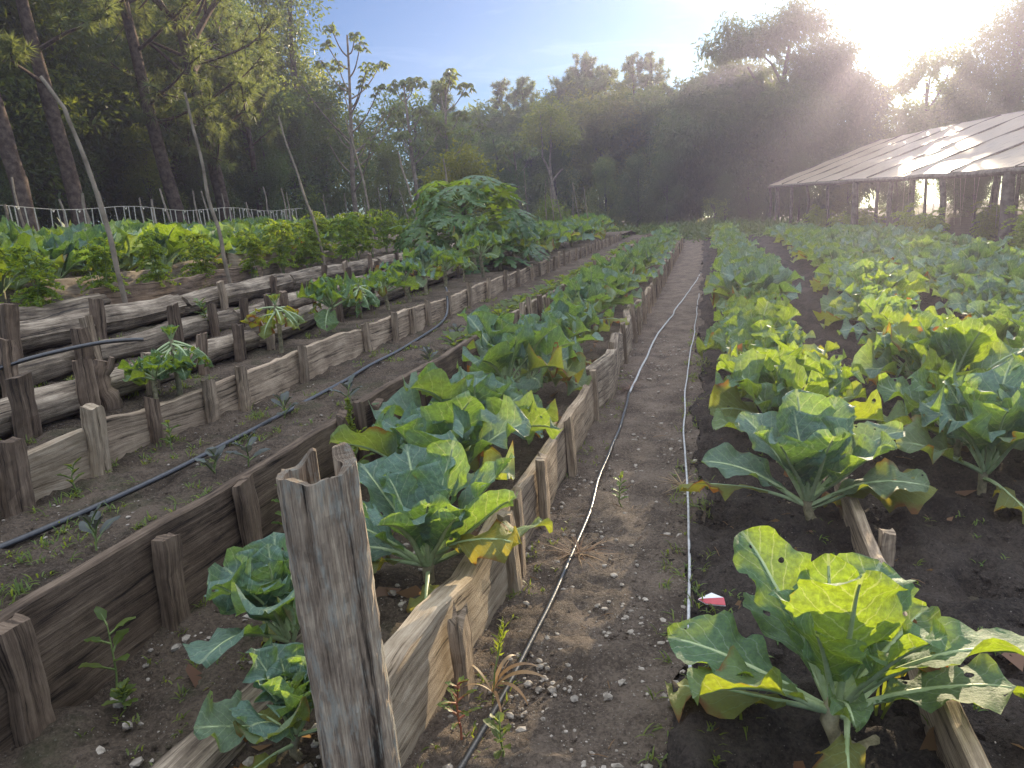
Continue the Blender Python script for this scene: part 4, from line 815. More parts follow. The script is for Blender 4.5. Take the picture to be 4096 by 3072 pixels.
def tuft(loc, seed, n, L, wdt, mat, label, cat, name='grass_tuft', lean=.9, curl=1.2, group=None, upright=.6):
    r = np.random.default_rng(seed); m = MB()
    for k in range(n):
        ph = r.uniform(0, 2 * PI); el = r.uniform(upright, 1.45) if upright > 0 else r.uniform(-.02, .5); q = 6; t = np.linspace(0, 1, q); l = L * r.uniform(.5, 1.15); a = el - curl * r.uniform(.3, 1.3) * t ** 1.5
        if upright <= 0: a = np.maximum(a, -.05)
        d = np.stack([np.cos(a) * math.cos(ph), np.cos(a) * math.sin(ph), np.sin(a)], 1); P = np.array([r.normal(0, .012), r.normal(0, .012), 0.005]) + np.concatenate([[np.zeros(3)], np.cumsum(d[:-1] * l / q, 0)])
        S = np.array([-math.sin(ph), math.cos(ph), 0]); w = wdt * np.sin(np.clip(t * .85 + .2, 0, 1) * PI) ** .8; w[-1] = .0003
        V = np.stack([P - S * w[:, None], P + S * w[:, None]], 1).reshape(-1, 3); i = np.arange(q - 1)
        m.add(V, f4=np.stack([2 * i, 2 * i + 1, 2 * i + 3, 2 * i + 2], 1), age=r.uniform(0, 1))
    o = m.build(name, mat, loc=loc); return tag(o, label, cat, group)
tuft((-.55, 3.02, .005), 701, 46, .26, .0028, F_DRY, 'dry red-brown grass clump lying across the hose on the path', 'dry grass', 'grass_clump', curl=.5, upright=0)
tuft((-.62, 6.2, .005), 702, 30, .2, .003, F_DRY, 'dry straw clump on the white hose farther up the path', 'dry grass', 'grass_clump', curl=.5, upright=0)
tuft((-.12, 3.9, .01), 703, 26, .22, .003, F_DRY, 'dry straw clump at the left rim of the dark bed', 'dry grass', 'grass_clump', curl=.6, upright=0)
tuft((.09, 1.97, .01), 704, 44, .14, .0045, F_GRASS, 'low dark creeping weed between the path and the nearest cabbage', 'weed', 'weed_clump', curl=1.2, upright=.2)
tuft((.62 - .14, 2.05, .03), 705, 7, .19, .005, F_GRASS, 'small bright grass seedling left of the sunlit board', 'grass', curl=1.5, upright=.7)
tuft((.31, 1.72, .03), 706, 6, .16, .0035, F_GRASS, 'thin grass seedling at the bottom edge before the bent root', 'grass', curl=1.2, upright=.7)
tuft((.26, 2.95, .03), 707, 6, .20, .003, F_GRASS, 'thin two-bladed grass seedling on the dark soil between the front cabbages', 'grass', curl=1.5, upright=.7)
def grass_seedhead(loc):
    e = empty('grass_plant', loc); tag(e, 'grass plant with a bright seed head and red-tinged arching blades beside the hose', 'grass'); r = np.random.default_rng(3)
    m = MB()
    for ph, L, el, cu, w in ((.3, .30, 1.2, 2.0, .007), (-.5, .30, 1.0, 2.4, .006), (2.6, .24, .9, 1.5, .005), (1.2, .28, 1.1, 2.2, .006), (-1.1, .26, .7, 1.5, .005), (3.4, .18, .8, 1.8, .005), (-.1, .34, 1.0, 1.6, .008)):
        t = np.linspace(0, 1, 14); a = el - cu * t ** 1.4; d = np.stack([np.cos(a) * math.cos(ph), np.cos(a) * math.sin(ph), np.sin(a)], 1); P = np.array([0, 0, .03]) + np.concatenate([[np.zeros(3)], np.cumsum(d[:-1] * L * .72 / 14, 0)])
        S = np.array([-math.sin(ph), math.cos(ph), .3]); ww = w * np.sin(np.clip(t * .9 + .1, 0, 1) * PI) ** .7; V = np.stack([P - S * ww[:, None], P + S * ww[:, None]], 1).reshape(-1, 3); i = np.arange(13); m.add(V, f4=np.stack([2 * i, 2 * i + 1, 2 * i + 3, 2 * i + 2], 1), age=r.uniform(.2, 1))
    m.build('blade', F_DRY, e)
    s = MB(); tube(s, [(0, 0, 0), (.01, .01, .1), (.03, .03, .19)], [.003, .003, .002], 5)
    P = np.array([.03, .03, .19]) + np.outer(np.linspace(-.06, .05, 60), [.2, .1, 1]); leaflets(s, P, unit(r.normal(0, .5, (60, 3)) + [0, 0, 1.2]), .035, r, asp=.18, droop=-.1, mat=1, agef=np.full(60, .9)); s.build('seed_head', [STEM_G, F_GRASS], e)
grass_seedhead((-.66, 1.98, .0))
def leafy(loc, seed, h, n, Ls, mat, label, cat='weed', name='weed_plant', stem=None, asp=.45, group=None, el=.4, sc=1.0, parent=None):
    r = np.random.default_rng(seed); e = empty(name, loc, U(0, 6), sc); tag(e, label, cat, group); s = MB(); q = 6; t = np.linspace(0, 1, q); P = np.stack([smooth_noise1(q, 2, h * .05, r), smooth_noise1(q, 2, h * .05, r), h * t], 1); P[0, :2] = 0
    tube(s, P, .004 - .002 * t, 5); s.build('stem', stem or STEM_G, e)
    f = MB()
    for k in range(n):
        fr = .3 + .7 * k / max(1, n - 1); p = np.array([np.interp(fr, t, P[:, c]) for c in range(3)])
        blade(f, p, k * 2.4 + r.normal(0, .3), el + .5 * fr + r.normal(0, .15), Ls * r.uniform(.75, 1.2) * (1.2 - .45 * fr), Ls * asp * r.uniform(.8, 1.2), .8, .15, Ls * .03, seed * 30 + k, 5, 8, pet=.22, age=r.uniform(0, .8), rib=.0022, shape=.5, mats=(0, 1))
    f.build('foliage', [mat, stem or STEM_G], e); return e
leafy((-.70, 1.78, 0), 711, .20, 12, .065, F_GRASS, 'sunlit pale green seedling on a red stem beside the thick plank', 'seedling', 'seedling', STEM_R, .25, el=.2)
leafy((-.56, 1.72, 0), 712, .13, 9, .06, F_GRASS, 'dark leafy weed growing over the near end of the hose')
leafy((-.42, 3.6, 0), 713, .16, 12, .05, F_GRASS, 'feathery weed on the path beside the white hose')
leafy((-1.72, 2.62, .19), 714, .24, 9, .085, F_GRASS, 'young amaranth seedling against the dark plank, seen left of the hollow post', 'seedling', 'seedling')
leafy((-1.72, 1.60, .19), 715, .2, 6, .09, F_GRASS, 'thin seedling against the dark plank at lower left', 'seedling', 'seedling')
leafy((-1.62, 1.52, .19), 716, .06, 16, .05, F_GRASS, 'low feathery weed below the dark plank at lower left')
leafy((-2.60, 2.42, .47), 717, .12, 7, .06, F_GRASS, 'small green weed between the big dark stake and the tan post')
leafy((-2.58, 3.0, .47), 718, .13, 7, .06, F_GRASS, 'small green weed right of the tan square post')
leafy((wx(-3.42, 4.7), 4.72, .77), 719, .26, 22, .075, F_MID, 'leafy vine climbing a stake of the second log row', 'vine', 'vine')
def amaranth(loc):
    e = leafy(loc, 720, .30, 9, .11, F_GRASS, 'seeding amaranth with a knobbly yellow-green spike before the black-topped stakes', 'weed'); r = np.random.default_rng(9); m = MB(); n = 260; t = r.uniform(0, 1, n)
    P = np.stack([r.normal(0, .012, n) * (1.1 - t), r.normal(0, .012, n) * (1.1 - t), .24 + .26 * t], 1); leaflets(m, P, unit(np.stack([r.normal(0, 1, n), r.normal(0, 1, n), np.full(n, .9)], 1)), .022, r, asp=.6, droop=0); m.build('seed_spike', F_GRASS, e)
amaranth((-1.66, 3.14, .19))
PS = [(-2.10, 1.50, 'purple-leaved cabbage seedling nearest the lower left corner'), (-2.03, 1.92, 'second purple cabbage seedling along the near rim of the hose bed'), (-2.05, 2.62, 'pair of grey-purple seedlings where the hose bends'), (-2.0, 2.78, 'grey-purple seedling at the plank edge above the leaning cracked stake'), (-2.28, 3.55, 'large-leaved purple cabbage seedling in the middle of the hose bed'), (-2.05, 3.9, 'purple seedling left of the hollow post top'), (-1.95, 5.0, 'purple seedling with one yellow leaf beside the hose'), (-2.1, 6.1, 'purple seedling near the tall stake at the plank joint')]
for k, (x, y, lab) in enumerate(PS): leafy((x, y, .47), 730 + k, .10, 6, .115, F_PURP, lab, 'seedling', 'cabbage_seedling', STEM_G, .42, el=.55)
# young greens in a line along the far half of the hose bed
y = 5.6; k = 0
while y < 22:
    leafy((-1.98 + U(-.07, .07), y, .47), 745 + k % 5, .07, 9, .13, F_GRASS, 'small young plant in the green line along the hose bed', 'seedling', 'seedling', None, .5, group='young plants along the hose bed', el=.3, sc=U(.9, 1.5)); y += U(.25, .42) * (1 if y < 12 else 1.5); k += 1

# scattered low weeds, clods and pebbles nobody could count
def scatter(name, n, fn, seed, mat, kind):
    r = np.random.default_rng(seed); m = MB()
    for _ in range(n): fn(m, r)
    o = m.build(name, mat, smooth=(kind != 'stone')); o['kind'] = 'stuff'; return o
ICO = np.array([(0, 0, 1), (.894, 0, .447), (.276, .851, .447), (-.724, .526, .447), (-.724, -.526, .447), (.276, -.851, .447), (.724, .526, -.447), (-.276, .851, -.447), (-.894, 0, -.447), (-.276, -.851, -.447), (.724, -.526, -.447), (0, 0, -1)])
ICF = np.array([(0, 1, 2), (0, 2, 3), (0, 3, 4), (0, 4, 5), (0, 5, 1), (1, 6, 2), (2, 7, 3), (3, 8, 4), (4, 9, 5), (5, 10, 1), (2, 6, 7), (3, 7, 8), (4, 8, 9), (5, 9, 10), (1, 10, 6), (7, 6, 11), (8, 7, 11), (9, 8, 11), (10, 9, 11), (6, 10, 11)])
def pebble(xr, ymax, smin, smax):
    cc = np.random.default_rng(int(-xr[0] * 100) + 300).uniform(0, 1, (55, 2))
    def f(m, r):
        y = 1.2 + (ymax - 1.2) * r.uniform(0, 1) ** 2.0; x = r.uniform(*xr)
        if r.uniform() < .6: c = cc[r.integers(len(cc))]; y = 1.2 + (ymax - 1.2) * c[1] ** 2 + r.normal(0, .10); x = float(np.clip(xr[0] + (xr[1] - xr[0]) * c[0] + r.normal(0, .06), *xr))
        s = smin * (smax / smin) ** (r.uniform(0, 1) ** 1.7)
        a = r.uniform(0, 6.3); c, sn = math.cos(a), math.sin(a); V = ICO * np.array([1, r.uniform(.6, .9), r.uniform(.45, .7)]) * (1 + r.normal(0, .13, (12, 1))) * s
        V = V @ np.array([[c, -sn, 0], [sn, c, 0], [0, 0, 1]]) + np.array([x, y, float(ground_z(x, y)) + s * r.uniform(-.35, .25)]); m.add(V, f3=ICF)
    return f
scatter('gravel', 2300, pebble((-.80, -.06), 9, .0025, .021), 801, STONE, 'stone')
scatter('gravel', 420, pebble((-1.76, -.95), 5, .003, .026), 802, STONE, 'stone')
scatter('gravel', 420, pebble((-2.70, -1.88), 6, .004, .011), 803, STONE, 'stone')
scatter('gravel', 200, pebble((-3.8, -2.8), 6, .004, .011), 804, STONE, 'stone')
scatter('gravel', 160, pebble((.65, 2.2), 5, .004, .012), 805, STONE, 'stone')
for nm, args, nn, sd, mt in (('soil_clods', ((-.80, -.06), 9, .003, .010), 2600, 811, S_PATH), ('soil_clods', ((-1.76, -.90), 6, .003, .010), 1500, 812, S_BED), ('soil_clods', ((-2.70, -1.88), 7, .003, .009), 1500, 813, S_BED), ('soil_clods', ((-.15, .02), 12, .003, .012), 1100, 816, S_DARK), ('soil_clods', ((-.03, 2.6), 7, .003, .026), 5200, 814, S_DARK), ('soil_clods', ((-3.85, -2.8), 7, .003, .010), 900, 815, S_BED)):
    scatter(nm, nn, pebble(*args), sd, mt, 'stone')
def blades(xr, ymax, L, w, n):
    cl = np.random.default_rng(5).uniform(0, 1, (60, 2))
    def f(m, r):
        c = cl[r.integers(60)]; y = 1.1 + (ymax - 1.1) * c[1] ** 1.6 + r.normal(0, .09); x = np.clip(xr[0] + (xr[1] - xr[0]) * c[0] + r.normal(0, .05), *xr)
        if y < .9: return
        for _ in range(n):
            ph = r.uniform(0, 6.3); l = L * r.uniform(.4, 1.2); t = np.linspace(0, 1, 4); a = r.uniform(.3, 1.4) - 1.2 * t; d = np.stack([np.cos(a) * math.cos(ph), np.cos(a) * math.sin(ph), np.sin(a)], 1)
            P = np.array([x + r.normal(0, .01), y + r.normal(0, .01), float(ground_z(x, y)) + .004]) + np.concatenate([[np.zeros(3)], np.cumsum(d[:-1] * l / 4, 0)]); S = np.array([-math.sin(ph), math.cos(ph), 0]); ww = w * np.array([.6, 1, .8, .05])
            m.add(np.stack([P - S * ww[:, None], P + S * ww[:, None]], 1).reshape(-1, 3), f4=[(0, 1, 3, 2), (2, 3, 5, 4), (4, 5, 7, 6)], age=r.uniform(0, 1))
    return f
scatter('ground_weeds', 520, blades((-2.70, -1.87), 9, .06, .003, 6), 821, F_GRASS, 'g')
scatter('ground_weeds', 170, blades((-1.78, -1.3), 6, .045, .003, 6), 822, F_GRASS, 'g')
scatter('ground_weeds', 420, blades((-3.84, -2.8), 9, .07, .003, 6), 823, F_GRASS, 'g')
scatter('ground_weeds', 240, blades((-.16, .02), 9, .07, .003, 6), 824, F_GRASS, 'g')
scatter('ground_weeds', 240, blades((.08, 2.7), 7, .05, .0028, 5), 827, F_GRASS, 'g')
scatter('ground_weeds', 120, blades((-.78, -.62), 7, .045, .003, 5), 825, F_GRASS, 'g')
scatter('ground_weeds', 1500, blades((-9.5, -4.3), 18, .16, .006, 6), 826, F_GRASS, 'g')
def litter(m, r):
    y = 1.3 + 7 * r.uniform(0, 1) ** 1.8; x = r.uniform(-.78, 2.6); a = r.uniform(0, 6.3); L = r.uniform(.02, .09); p = np.array([x, y, float(ground_z(x, y)) + .006]); d = np.array([math.cos(a), math.sin(a), r.normal(0, .06)])
    tube(m, [p, p + d * L * .5 + np.array([0, 0, .004]), p + d * L], [.0016, .0018, .001], 4)
scatter('plant_litter', 420, litter, 831, F_DRY, 'g')
def dead_leaf(m, r):
    y = 1.4 + 8 * r.uniform(0, 1) ** 1.7; x = r.uniform(-.05, 2.8) if r.uniform() < .7 else r.uniform(-1.75, -.9); a = r.uniform(0, 6.3); p = np.array([[x, y, float(ground_z(x, y)) + .012]])
    leaflets(m, p, np.array([[math.cos(a), math.sin(a), r.normal(.05, .12)]]), r.uniform(.04, .12), r, asp=.5, droop=0)
scatter('plant_litter', 230, dead_leaf, 832, F_DRY, 'g')
# coarse grass and scrub under the trees
def scrub(m, r):
    a = r.uniform(0, 1)
    if a < .45: x, y = r.uniform(-13.5, -9.6), r.uniform(7, 34)
    elif a < .8: x, y = r.uniform(-13, 4), r.uniform(31, 44)
    else: x, y = r.uniform(-2.5, 2.5), r.uniform(33, 46)
    z = float(ground_z(x, y)); n = 12; P = np.array([x, y, z]) + r.normal(0, 1, (n, 3)) * [.25, .25, .12] + [0, 0, .12]; leaflets(m, P, unit(r.normal(0, 1, (n, 3)) + [0, 0, .8]), .32, r, asp=.28)
scatter('undergrowth', 1500, scrub, 841, F_DARK, 'g')

# ------------------------------------------------------------------ hoses
def hose(pts, rad, mat, label, name='hose', cat='hose', zoff=None, seg=10):
    P = np.array(pts, float); s = np.concatenate([[0], np.cumsum(np.linalg.norm(np.diff(P, axis=0), axis=1))]); n = int(s[-1] / .05) + 8; t = np.linspace(0, s[-1], n)
    C = np.stack([np.interp(t, s, P[:, k]) for k in range(3)], 1)
    ker = np.array([1, 4, 6, 4, 1.]) / 16
    for _ in range(10):
        for k in range(3): C[2:-2, k] = np.convolve(C[:, k], ker, 'valid')
    C[:, 0] += smooth_noise1(n, max(3, n // 10), .006); C[:, 2] += np.abs(smooth_noise1(n, max(3, n // 14), .003))
    m = MB(); tube(m, C, rad, seg); return tag(m.build(name, mat), label, cat)
hose([(-.69, 1.45, .016), (-.67, 1.69, .016), (-.60, 2.4, .016), (-.57, 2.93, .016), (-.575, 4.2, .014), (-.60, 6.0, .014)], .0105, HOSE, 'thick black hose lying on the stony path, nearest stretch')
hose([(-.60, 6.02, .014), (-.60, 6.38, .014), (-.56, 8.5, .012), (-.42, 11, .012), (-.22, 14.2, .012), (-.05, 17.6, .012), (-.02, 18.6, .012)], .0095, HOSE_W, 'whitish dusty hose curving up the far part of the path')
hose([(-.03, 1.4, .05), (-.045, 1.8, .045), (-.07, 2.6, .04), (-.09, 3.6, .035), (-.13, 4.7, .03), (-.16, 6.04, .03), (-.12, 9, .03), (-.09, 12.9, .03)], .006, HOSE_W, 'thin pale hose along the left rim of the dark cabbage bed')
hose([(-2.46, 1.5, .487), (-2.40, 1.8, .487), (-2.33, 2.15, .487), (-2.30, 2.6, .487), (-2.31, 3.1, .487), (-2.34, 3.9, .487), (-2.38, 4.7, .487), (-2.43, 5.6, .487), (-2.50, 6.4, .487), (-2.60, 7.1, .487), (-2.66, 7.45, .52), (-2.68, 7.58, .62), (-2.70, 7.64, .74), (-2.73, 7.68, .79)], .0125, HOSE, 'black hose along the seedling bed that climbs over a plank at its end')
hose([(-3.62, 1.6, .86), (-3.42, 2.5, .88), (-3.36, 2.95, .945), (-3.30, 3.5, .955), (-3.18, 3.62, .93)], .012, HOSE, 'short black hose lying over the second log row at left')

# wrapper, dead leaves
m = MB(); m.add([(-.05, 0, .004), (.0, .04, .012), (.045, .012, .01), (0, -.005, .014)], f4=[(0, 3, 2, 1)]); m.add([(-.05, 0, .0045), (0, -.005, .0145), (.045, .012, .0105), (.05, -.035, .005), (-.02, -.03, .004)], f4=[(0, 4, 3, 1)], f3=[(1, 3, 2)], mat=1)
m.add([(-.05, 0, .001), (.0, .04, .008), (.045, .012, .006), (.05, -.035, .001), (-.02, -.03, .0)], f3=[(0, 1, 2), (0, 2, 3), (0, 3, 4)], mat=0)
tag(m.build('wrapper', [WHITE_P, RED_P], loc=(.02, 2.62, .045)), 'crumpled white and red wrapper on the dark soil beside the thin hose', 'wrapper')
# ------------------------------------------------------------------ poles and the string trellis
def pole(p0, p1, r0, r1, label, group=None, mids=(), cat='pole', name='pole', mat=BARK_PALE):
    p0, p1 = np.array(p0, float), np.array(p1, float); pts = [p0 - unit(p1 - p0) * .08] + [np.array(q, float) for q in mids] + [p1]
    P = np.array(pts); s = np.concatenate([[0], np.cumsum(np.linalg.norm(np.diff(P, axis=0), axis=1))]); n = max(10, int(s[-1] / .09)); t = np.linspace(0, s[-1], n)
    C = np.stack([np.interp(t, s, P[:, k]) for k in range(3)], 1) + np.stack([smooth_noise1(n, 6, r0 * .35), smooth_noise1(n, 6, r0 * .35), np.zeros(n)], 1)
    C -= p0; m = MB(); tube(m, C, np.linspace(r0, r1, n), 8, rough=.06); o = m.build(name, mat, loc=p0); return tag(o, label, cat, group)
pole((-4.42, 4.9, .97), (-4.80, 4.9, 2.74), .022, .013, 'tallest crooked pole at left, bent like an elbow near its top', mids=[(-4.50, 4.9, 1.86), (-4.575, 4.9, 2.22), (-4.635, 4.9, 2.50)])
pole((-4.60, 6.54, .97), (-4.81, 6.54, 2.85), .021, .012, 'second tall leaning pole among the tomatoes', mids=[(-4.68, 6.54, 1.70), (-4.72, 6.54, 2.25)])
pole((-4.80, 8.88, .97), (-5.22, 8.88, 2.92), .021, .011, 'third tall leaning pole beside the tallest tomato', mids=[(-4.89, 8.88, 1.60), (-5.04, 8.88, 2.2)])
pole((-6.37, 14, 1.10), (-6.76, 14, 3.59), .030, .016, 'long leaning pole in front of the umbrella-leaved tree', mids=[(-6.52, 14, 2.4)])
pole((-5.36, 14, 1.05), (-5.74, 14, 2.86), .026, .016, 'leaning pole on the left of the papaya')
pole((-4.72, 14, 1.03), (-4.81, 14, 2.66), .026, .016, 'straight pole poking out of the papaya crown')
for a, b in (((-4.53, 22, .9), (-4.49, 22, 2.50)), ((-4.25, 22, .9), (-4.39, 22, 2.54)), ((-3.72, 22, .9), (-3.68, 22, 2.35)), ((-3.51, 22, .9), (-3.67, 22, 2.31)), ((-3.24, 22, .9), (-3.38, 22, 2.20)), ((-5.04, 22, .9), (-5.10, 22, 2.81)), ((-5.48, 22, .9), (-5.54, 22, 2.24)), ((-3.97, 22, .9), (-4.25, 22, 2.24))):
    pole(a, b, .02, .012, 'thin bean pole standing beyond the papaya', group='bean poles beyond the papaya')
for a, b in (((-9.74, 22, 1.2), (-9.78, 22, 2.65)), ((-10.30, 22, 1.2), (-10.27, 22, 2.31)), ((-10.9, 22, 1.2), (-10.95, 22, 2.54)), ((-9.2, 23, 1.2), (-9.5, 23, 2.6))):
    pole(a, b, .022, .013, 'thin stick before the dark wood right of the string trellis', group='sticks right of the string trellis')
SB = [(8.35, -9.20, 2.09, .030), (8.68, -9.35, 2.47, .022), (9.48, -9.38, 2.18, .024), (9.89, -9.36, 2.27, .034), (10.26, -9.37, 2.31, .024), (11.06, -9.32, 2.21, .022), (11.43, -9.40, 2.19, .030), (11.89, -9.56, 2.39, .026), (12.58, -9.39, 2.35, .024), (12.95, -9.46, 2.36, .024), (13.45, -9.37, 2.31, .02), (14.46, -9.52, 2.15, .028), (15.10, -9.45, 2.48, .024), (15.76, -9.39, 2.47, .026), (15.96, -9.42, 2.38, .02), (17.67, -9.39, 2.34, .022)]
for k, (y, xt, zt, r0) in enumerate(SB):
    pole((-9.3, y, 1.15), (xt, y, zt), r0, r0 * .6, 'crooked stick holding up the string trellis in front of the pines', group='sticks of the string trellis', cat='stick', name='trellis_stick')
e = empty('string_trellis', (-9.22, 8.0, 1.2)); tag(e, 'row of pale hanging strings on a wire before the dark wood', 'trellis')
m = MB(); wy_ = np.linspace(-1.0, 8.3, 60); wz = .86 - .012 * wy_ + .03 * np.cos(wy_ * 2.3); tube(m, np.stack([np.zeros(60), wy_, wz], 1), .0045, 4); m.build('wire', STRING, e)
for k in range(56):
    yy = -.9 + 9.0 * (k + U(-.35, .35)) / 56; zt = float(np.interp(yy, wy_, wz)); m = MB(); q = 7; t = np.linspace(0, 1, q)
    tube(m, np.stack([smooth_noise1(q, 3, .006) + .02, yy + smooth_noise1(q, 3, .008), zt - (zt + .02) * t], 1), 0.011, 4)
    if k % 3 == 0: tube(m, [(.02, yy, zt), (.03, yy + .03, zt - .05), (.03, yy + .05, zt - .02)], .012, 4)
    m.build('string', STRING, e)
e = empty('rail_fence', (-11.0, 8, 1.3)); tag(e, 'low dark fence of horizontal poles along the foot of the wood', 'fence')
for k in range(9):
    m = MB(); tube(m, [(0, k * 2.0, -.1), (.02, k * 2.0, .55)], [.05, .045], 7, rough=.06); m.build('fence_post', BARK, e)
for zz in (.2, .42):
    m = MB(); tube(m, np.stack([smooth_noise1(24, 8, .03) - .05, np.linspace(-2, 17, 24), zz + smooth_noise1(24, 9, .03)], 1), .035, 6); m.build('rail', BARK, e)

# ------------------------------------------------------------------ trees
LIT = [((-.86, 2.3, .22), .55), ((-.72, 1.3, .75), .4), ((.45, 1.9, .45), .5), ((.5, 3.4, .5), .42), ((.62, 4.8, .5), .45), ((.7, 6.2, .5), .45), ((1.5, 5.2, .5), .4), ((1.8, 7.0, .5), .4), ((2.2, 9.2, .52), .45), ((-.8, 2.4, .55), .4), ((.62, 2.2, .2), .25),
       ((-5.6, 5.0, 1.3), .5), ((-6.0, 6.6, 1.4), .6), ((-5.9, 8.0, 1.35), .5), ((-7.0, 7.2, 1.5), .7), ((-7.6, 8.6, 1.6), .6), ((-6.6, 5.6, 1.4), .6), ((-8.4, 7.6, 1.6), .7), ((-9.3, 9.0, 1.9), .5), ((-6.6, 9.6, 1.45), .6), ((-7.6, 10.8, 1.6), .7), ((-6.4, 11.5, 1.4), .5), ((-8.4, 9.8, 1.7), .6), ((-9.3, 12, 1.9), .5), ((6.4, 21, 2.2), .5), ((6.9, 23.5, 2.5), .5), ((7.6, 22, 2.8), .5), ((7.2, 27, 2.7), .5), ((6.1, 26, 2.3), .4), ((8.6, 30, 3.2), .5)]  # chosen spots; crowns are thinned towards the sun to light them
def sun_gap(P, keep=.02):
    """gaps cut in the crowns so the low sun reaches the LIT spots"""
    ok = np.ones(len(P), bool); q = np.random.default_rng(17).uniform(0, 1, len(P))
    for T, r in LIT:
        v = P - np.array(T); t = v @ SUN; d = np.linalg.norm(v - np.outer(t, SUN), axis=1)
        ok &= ~((d < r) & (t > 0) & (q > keep + .5 * (d / r) ** 6))
    return ok
def cloud(mb, blobs, per_m2, size, r, asp=.42, droop=.5, prune=False, mat=0, sprig=9, spread=.22, off=(0, 0, 0)):
    for (x, y, z, R, *rest) in blobs:
        ry = rest[0] if rest else R; rz = rest[1] if len(rest) > 1 else R * .92
        ns = max(3, int(per_m2 * 4 * PI * R * (R + ry) / 2 / sprig)); d = unit(r.normal(0, 1, (ns, 3))); rad = r.uniform(.25, 1.0, (ns, 1)) ** .45 * (1 + r.normal(0, .10, (ns, 1)))
        lump = 1 + .16 * np.sin(d[:, :1] * 5 + x * 3) * np.sin(d[:, 1:2] * 6 + z * 2) + .1 * np.sin(d[:, 2:] * 9 + y)
        C = np.array([x, y, z]) + d * rad * lump * np.array([R, ry, rz])
        P = np.repeat(C, sprig, 0) + r.normal(0, spread, (ns * sprig, 3)); D = np.repeat(d, sprig, 0) * .7 + unit(r.normal(0, 1, (ns * sprig, 3)))
        ag = np.repeat(np.clip(r.normal(.35, .3, ns), 0, 1), sprig) * .8 + r.uniform(0, .2, ns * sprig)
        if prune:
            k = sun_gap(P + np.array(off)); P, D, ag = P[k], D[k], ag[k]
        if len(P): leaflets(mb, P, D, size, r, mat, asp, droop, ag)
def limbs(mb, base, top, blobs, r0, r, n_side=7):
    base, top = np.array(base, float), np.array(top, float); n = 12; t = np.linspace(0, 1, n); P = base + np.outer(t, top - base) + np.stack([smooth_noise1(n, 4, .12 * (1 if r0 > .1 else .3), r) * t, smooth_noise1(n, 4, .12, r) * t, np.zeros(n)], 1)
    tube(mb, P, r0 * (1 - .75 * t) + .01, 9, rough=.04)
    for b in sorted(blobs, key=lambda b: -b[3])[:n_side]:
        c = np.array(b[:3], float); h = np.clip((c[2] - base[2]) / (top[2] - base[2] + 1e-6) * .7, .12, .9); p = base + (top - base) * h; q = np.linspace(0, 1, 7)
        L = p + np.outer(q, c - p) + np.outer(np.sin(q * PI), [0, 0, -.12 * np.linalg.norm(c - p) * .5]) + np.stack([smooth_noise1(7, 3, .06, r) * q] * 3, 1); tube(mb, L, r0 * .42 * (1 - .8 * q) + .006, 6, cap=False)
        for s in range(4):
            a = L[3 + s % 3]; d = unit(r.normal(0, 1, 3) + [0, 0, .4]) * b[3] * .8; tube(mb, [a, a + d * .5, a + d], [r0 * .14 + .004, r0 * .1, .004], 4, cap=False)
def tree(name, base, top, blobs, seed, label, group=None, fmat=F_DARK, per_m2=55, size=.26, r0=.2, bark=BARK, asp=.42, prune=True, cat='tree', droop=.5, extra=None, spread=.22):
    r = np.random.default_rng(seed); e = empty(name, tuple(base)); tag(e, label, cat, group); o = np.array(base, float)
    rel = [(b[0] - o[0], b[1] - o[1] + r.normal(0, b[3] * .35), b[2] - o[2], *b[3:]) for b in blobs]
    tr = MB(); limbs(tr, (0, 0, -.2), tuple(np.array(top, float) - o), rel, r0, r); 
    if extra: extra(tr, o)
    tr.build('trunk', bark, e)
    cr = MB(); cloud(cr, rel, per_m2, size, r, asp, droop, prune, off=o, spread=spread); cr.build('crown', fmat, e, smooth=False); return e

# the wood on the left: two kinds of dense broadleaf trees, repeated
def wood_tree_meshes(seed, h, fmat):
    r = np.random.default_rng(seed); bl = []
    for k in range(15):
        z = r.uniform(.12, .97) * h; w = 2.3 * math.sin(min(1, z / h * .85 + .22) * PI) ** .6; a = k * 2.4 + r.normal(0, .3); bl.append((math.cos(a) * w * r.uniform(.3, .85), math.sin(a) * w * r.uniform(.3, .85), z, r.uniform(.8, 1.45)))
    tr, cr = MB(), MB(); limbs(tr, (0, 0, -.3), (r.normal(0, .3), r.normal(0, .3), h * .92), bl, .16, r, 10); cloud(cr, bl, 70, .17, r, .45, .5, sprig=10, spread=.17)
    return tr.mesh('trunk', BARK), cr.mesh('crown', fmat, smooth=False)
WT = [wood_tree_meshes(900 + k, (8.5, 9.5, 7.5, 9.0)[k], (F_DARK, F_DARK, F_MID, F_DARK)[k]) for k in range(4)]
def wood_tree(k, x, y, sc, label, group, rz=None):
    e = empty('broadleaf_tree', (x, y, float(ground_z(x, y)) - .1), U(0, 6.28) if rz is None else rz, sc); tag(e, label, 'tree', group)
    for n_, me in zip(('trunk', 'crown'), WT[k % 4]):
        o = bpy.data.objects.new(n_, me); COL.objects.link(o); o.parent = e
k = 0
for x0, yy, sc in ((-16.6, np.arange(9.5, 29, 2.7), 1.0), (-19.8, np.arange(9, 31, 3.1), 1.25), (-24, np.arange(11, 36, 4.2), 1.55)):
    for y in yy: wood_tree(k, x0 + U(-.7, .7), float(y) + U(-.6, .6), sc * U(.9, 1.12), 'dense dark broadleaf tree in the wood behind the leaning pines', 'broadleaf trees of the left wood'); k += 1
for k, (x, y, s) in enumerate(((-14.6, 12.6, .36), (-14.9, 15.0, .40), (-14.6, 17.8, .38), (-14.8, 20.5, .42), (-14.5, 23.3, .44), (-15, 26, .5))):
    wood_tree(k, x, y, s, 'dark bush filling the gap between the leaning pine trunks', 'bushes between the pines')
